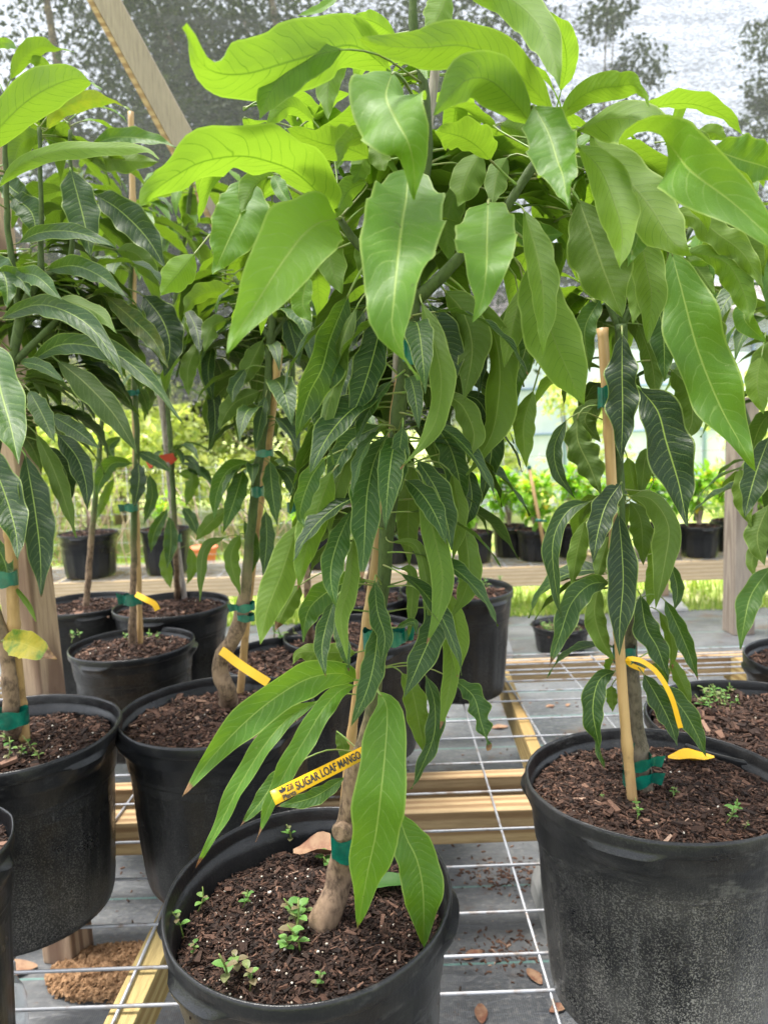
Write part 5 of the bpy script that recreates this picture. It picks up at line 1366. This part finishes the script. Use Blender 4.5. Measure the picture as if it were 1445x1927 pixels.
for i, (x, w_, yo, n, lab) in enumerate(((895, 66, .2, 260, 'bushy bright shrub on the back bench, first one right of the centre stem leaves'), (960, 66, .4, 300, 'bright leafy shrub in the back row of the back bench, behind the leaning stick'), (1008, 70, .2, 280, 'bright green shrub in a small black pot beside the leaning stick on the back bench'), (1075, 66, .3, 280, 'bright shrub on the back bench partly behind the hanging leaves of the right mango'), (1150, 66, .25, 220, 'potted shrub on the back bench behind the bamboo stake of the right mango'), (1230, 66, .25, 220, 'potted shrub on the back bench hidden behind the right mango leaves'), (1315, 76, .12, 260, 'green shrub in a small black pot just left of the right wooden post'), (1372, 66, .3, 230, 'potted shrub on the back bench right behind the right wooden post'), (1440, 66, .2, 230, 'potted shrub on the back bench at the right edge'), (740, 66, .3, 200, 'potted shrub on the back bench hidden behind the centre stem'))):
    shrub_pot(x, 1052, w_, 'leafy', lab, yo, 58, n, hgt=.42)
# leaning stick with tape among the shrubs
q1, q2 = at(1028, 1050, yb-.02), at(995, 878, yb+.02); mb = MB(); mb.tube([q1, q1.lerp(q2, .5), q2], [.014, .013, .012], 8)
o = mb.build('leaning_stick', 'bamboo'); tag(o, 'reddish stake leaning on the back bench among the small shrubs, green tape at its top', 'stake')
mb = MB(); mb.tube([q2-(q2-q1)*.03, q2+(q2-q1)*.01], [.016, .016], 10); mb.tube([q1.lerp(q2, .42)-V((.03, .015, 0)), q1.lerp(q2, .42)+V((.05, -.015, -.01))], [.012, .008], 6); mb.build('tie_tape', 'tape', o)
# red pot far behind
mb = MB()
qq = on(403, 1062, .0); 
mb.tube([V((qq.x, 7.4, 0)), V((qq.x, 7.4, .02)), V((qq.x, 7.4, .22)), V((qq.x, 7.4, .25)), V((qq.x, 7.4, .26))], [.09, .10, .13, .15, .14], 20)
o = mb.build('terracotta_pot', 'redpot'); tag(o, 'small terracotta pot on the grass beyond the left benches', 'plant pot')

# pot standing low on the ground behind the bench, weeds in it
q = on(1055, 1222, 0); Yg = q.y
tg_ = thing('plant_pot', (q.x, Yg, 0), 'low black pot of weeds standing on the grey ground behind the bench', 'plant pot')
rg = 108*depth(V((q.x, Yg, .15)))/FPX/2
pot_mesh(tg_, (q.x, Yg), rg, .16, .002, lugs=lug_angles(3), dirt=.5, seed=51); soil_mesh(tg_, (q.x, Yg), rg, .12, n=900, perl=10, seed=51, csize=1.6)
for i in range(40): weed(tg_, V((q.x+random.uniform(-.6, .6)*rg, Yg+random.uniform(-.6, .6)*rg, .12)), random.uniform(1.0, 2.2))

# pot cut off by the left edge, lower corner
rc = on(-185, 1612, BT+.40)
t = thing('plant_pot', (rc.x, rc.y, B0), 'black pot cut off by the lower left corner, only its right rim showing', 'plant pot')
pot_mesh(t, (rc.x, rc.y), .155, .40, B0, lugs=[(0, .1), (2, .2)], dirt=.3, seed=61, dents=2.5)
soil_mesh(t, (rc.x, rc.y), .155, B0+.37, n=2500, perl=20, seed=61, csize=1.4)

# ---------------------------------------------------------------- things on the ground
m_, t_ = newmat('clear_plastic'); g_ = G(t_); p_ = principled(g_, (.86, .90, .93), .12, .5); p_.inputs['Transmission Weight'].default_value = .85; p_.inputs['IOR'].default_value = 1.25; out(g_, p_.outputs[0]); M['clear'] = m_
q = on(32, 1985, 0); mb = MB(); zs = [0, .005, .02, .06, .10, .125, .135, .16, .175, .19, .20, .205, .2055, .215, .228, .229]; rs = [.028, .032, .033, .031, .033, .031, .033, .026, .018, .0135, .013, .0165, .0165, .0165, .0165, .012]
zc_ = on(32, 1845, .0)
bx = thing('water_bottle', (q.x, q.y, 0), 'clear crumpled plastic bottle standing on the ground at the lower left corner', 'bottle')
mb.tube([V((q.x+.002*math.sin(z*50), q.y, z+.002)) for z in zs[:12]], rs[:12], 20); mb.build('bottle_body', 'clear', bx)
mb = MB(); mb.tube([V((q.x, q.y, z+.003)) for z in (.2, .2005, .218, .222)], [.015, .016, .016, .014], 20); mb.build('cap', 'cap', bx)
# bark mulch spilled round the post foot
mv = []; n = 5000; a = rng.uniform(0, 6.28, n); r_ = .18*rng.uniform(0, 1, n)**.6; pc = on(180, 1835, 0)
px_ = pc.x+.06+r_*np.cos(a)*1.0; py_ = pc.y+r_*np.sin(a)*.55; pz_ = .022*(1-r_/.22)+rng.uniform(0, .012, n)
s_ = rng.uniform(.004, .011, n); aa = rng.uniform(0, 6.28, n); d1 = np.stack([np.cos(aa), np.sin(aa), rng.normal(0, .4, n)], 1)*s_[:, None]; d2 = np.stack([-np.sin(aa), np.cos(aa), rng.normal(0, .4, n)], 1)*(s_*.5)[:, None]; pp = np.stack([px_, py_, pz_], 1)
d3 = np.array([0, 0, 1.0])*(s_*.35)[:, None]
v = np.stack([pp-d1-d2, pp+d1-d2, pp+d1+d2, pp-d1+d2, pp-d1*.8-d2*.8+d3, pp+d1*.8-d2*.8+d3, pp+d1*.8+d2*.8+d3, pp-d1*.8+d2*.8+d3], 1).reshape(-1, 3)
FB = np.array([(0, 3, 2, 1), (4, 5, 6, 7), (0, 1, 5, 4), (1, 2, 6, 5), (2, 3, 7, 6), (3, 0, 4, 7)])
f = (FB[None] + (np.arange(n)*8)[:, None, None]).reshape(-1, 4)
o = npmesh('bark_mulch', v, f, 'mulch'); tag(o, 'brown bark mulch heaped round the foot of the left timber post', 'mulch', kind='stuff')
def litter(cx_, cy_, rx, ry, n, name, lab):
    x = cx_+rng.normal(0, rx, n); y = cy_+rng.normal(0, ry, n); s = rng.uniform(.0015, .006, n); a = rng.uniform(0, 6.28, n)
    P_ = np.stack([x, y, np.full(n, .001)], 1); A_ = np.stack([np.cos(a), np.sin(a), a*0], 1)*(s*1.4)[:, None]; B_ = np.stack([-np.sin(a), np.cos(a), a*0], 1)*(s*.5)[:, None]; H = np.array([0, 0, 1.])*(s*.6)[:, None]
    v = np.stack([P_-A_-B_, P_+A_-B_, P_+A_+B_, P_-A_+B_, P_-A_*.7-B_*.7+H, P_+A_*.7-B_*.7+H, P_+A_*.7+B_*.7+H, P_-A_*.7+B_*.7+H], 1).reshape(-1, 3)
    o = npmesh(name, v, (FB[None] + (np.arange(n)*8)[:, None, None]).reshape(-1, 4), 'soil', attrs={'rnd': np.repeat(np.clip(rng.normal(.6, .2, n), 0, 1), 8)})
    tag(o, lab, 'debris', kind='stuff')
q = on(960, 1650, 0); litter(q.x, q.y, .10, .05, 260, 'spilled_bark', 'dark bark crumbs spilled on the grey ground right of the centre pot')
q = on(940, 1790, 0); litter(q.x, q.y, .07, .04, 160, 'spilled_bark', 'brown crumbs on the ground near the red-brown leaf and concrete block')
litter(.4, 2.6, 1.2, .7, 900, 'ground_litter', 'thin scatter of bark bits over the grey ground cloth under the mesh')
fl = [((890, 1800), .06, .5, 'curled red-brown fallen leaf on the ground right of the centre pot'), ((25, 1830), .12, .2, 'long pale brown fallen leaf beside the left post foot'), ((905, 1910), .06, 1.5, 'straw-brown dry leaf stalk on the ground at the bottom centre-right'), ((1005, 1840), .06, 2.0, 'small brown fallen leaf beside the concrete block'), ((1035, 1330), .05, .3, 'small tan fallen leaf seen through the empty wire mesh'), ((1068, 1328), .04, 1.0, 'orange-tinted fallen leaf seen through the mesh left of the right trunk'), ((940, 1370), .08, .1, 'pale pinkish fallen leaf left of the bench joist'), ((975, 1350), .05, .9, 'little tan fallen leaf near the bench joist'), ((1050, 1900), .05, .4, 'reddish dead leaf on the ground under the right pot')]
for (xy, s, az, lab) in fl: dry_leaf_obj(on(*xy, 0), s, az, None, 'dryleaf', lab)
for k in list(bpy.data.objects):
    if '_base' in k: del k['_base']
print('objects', len(bpy.data.objects))
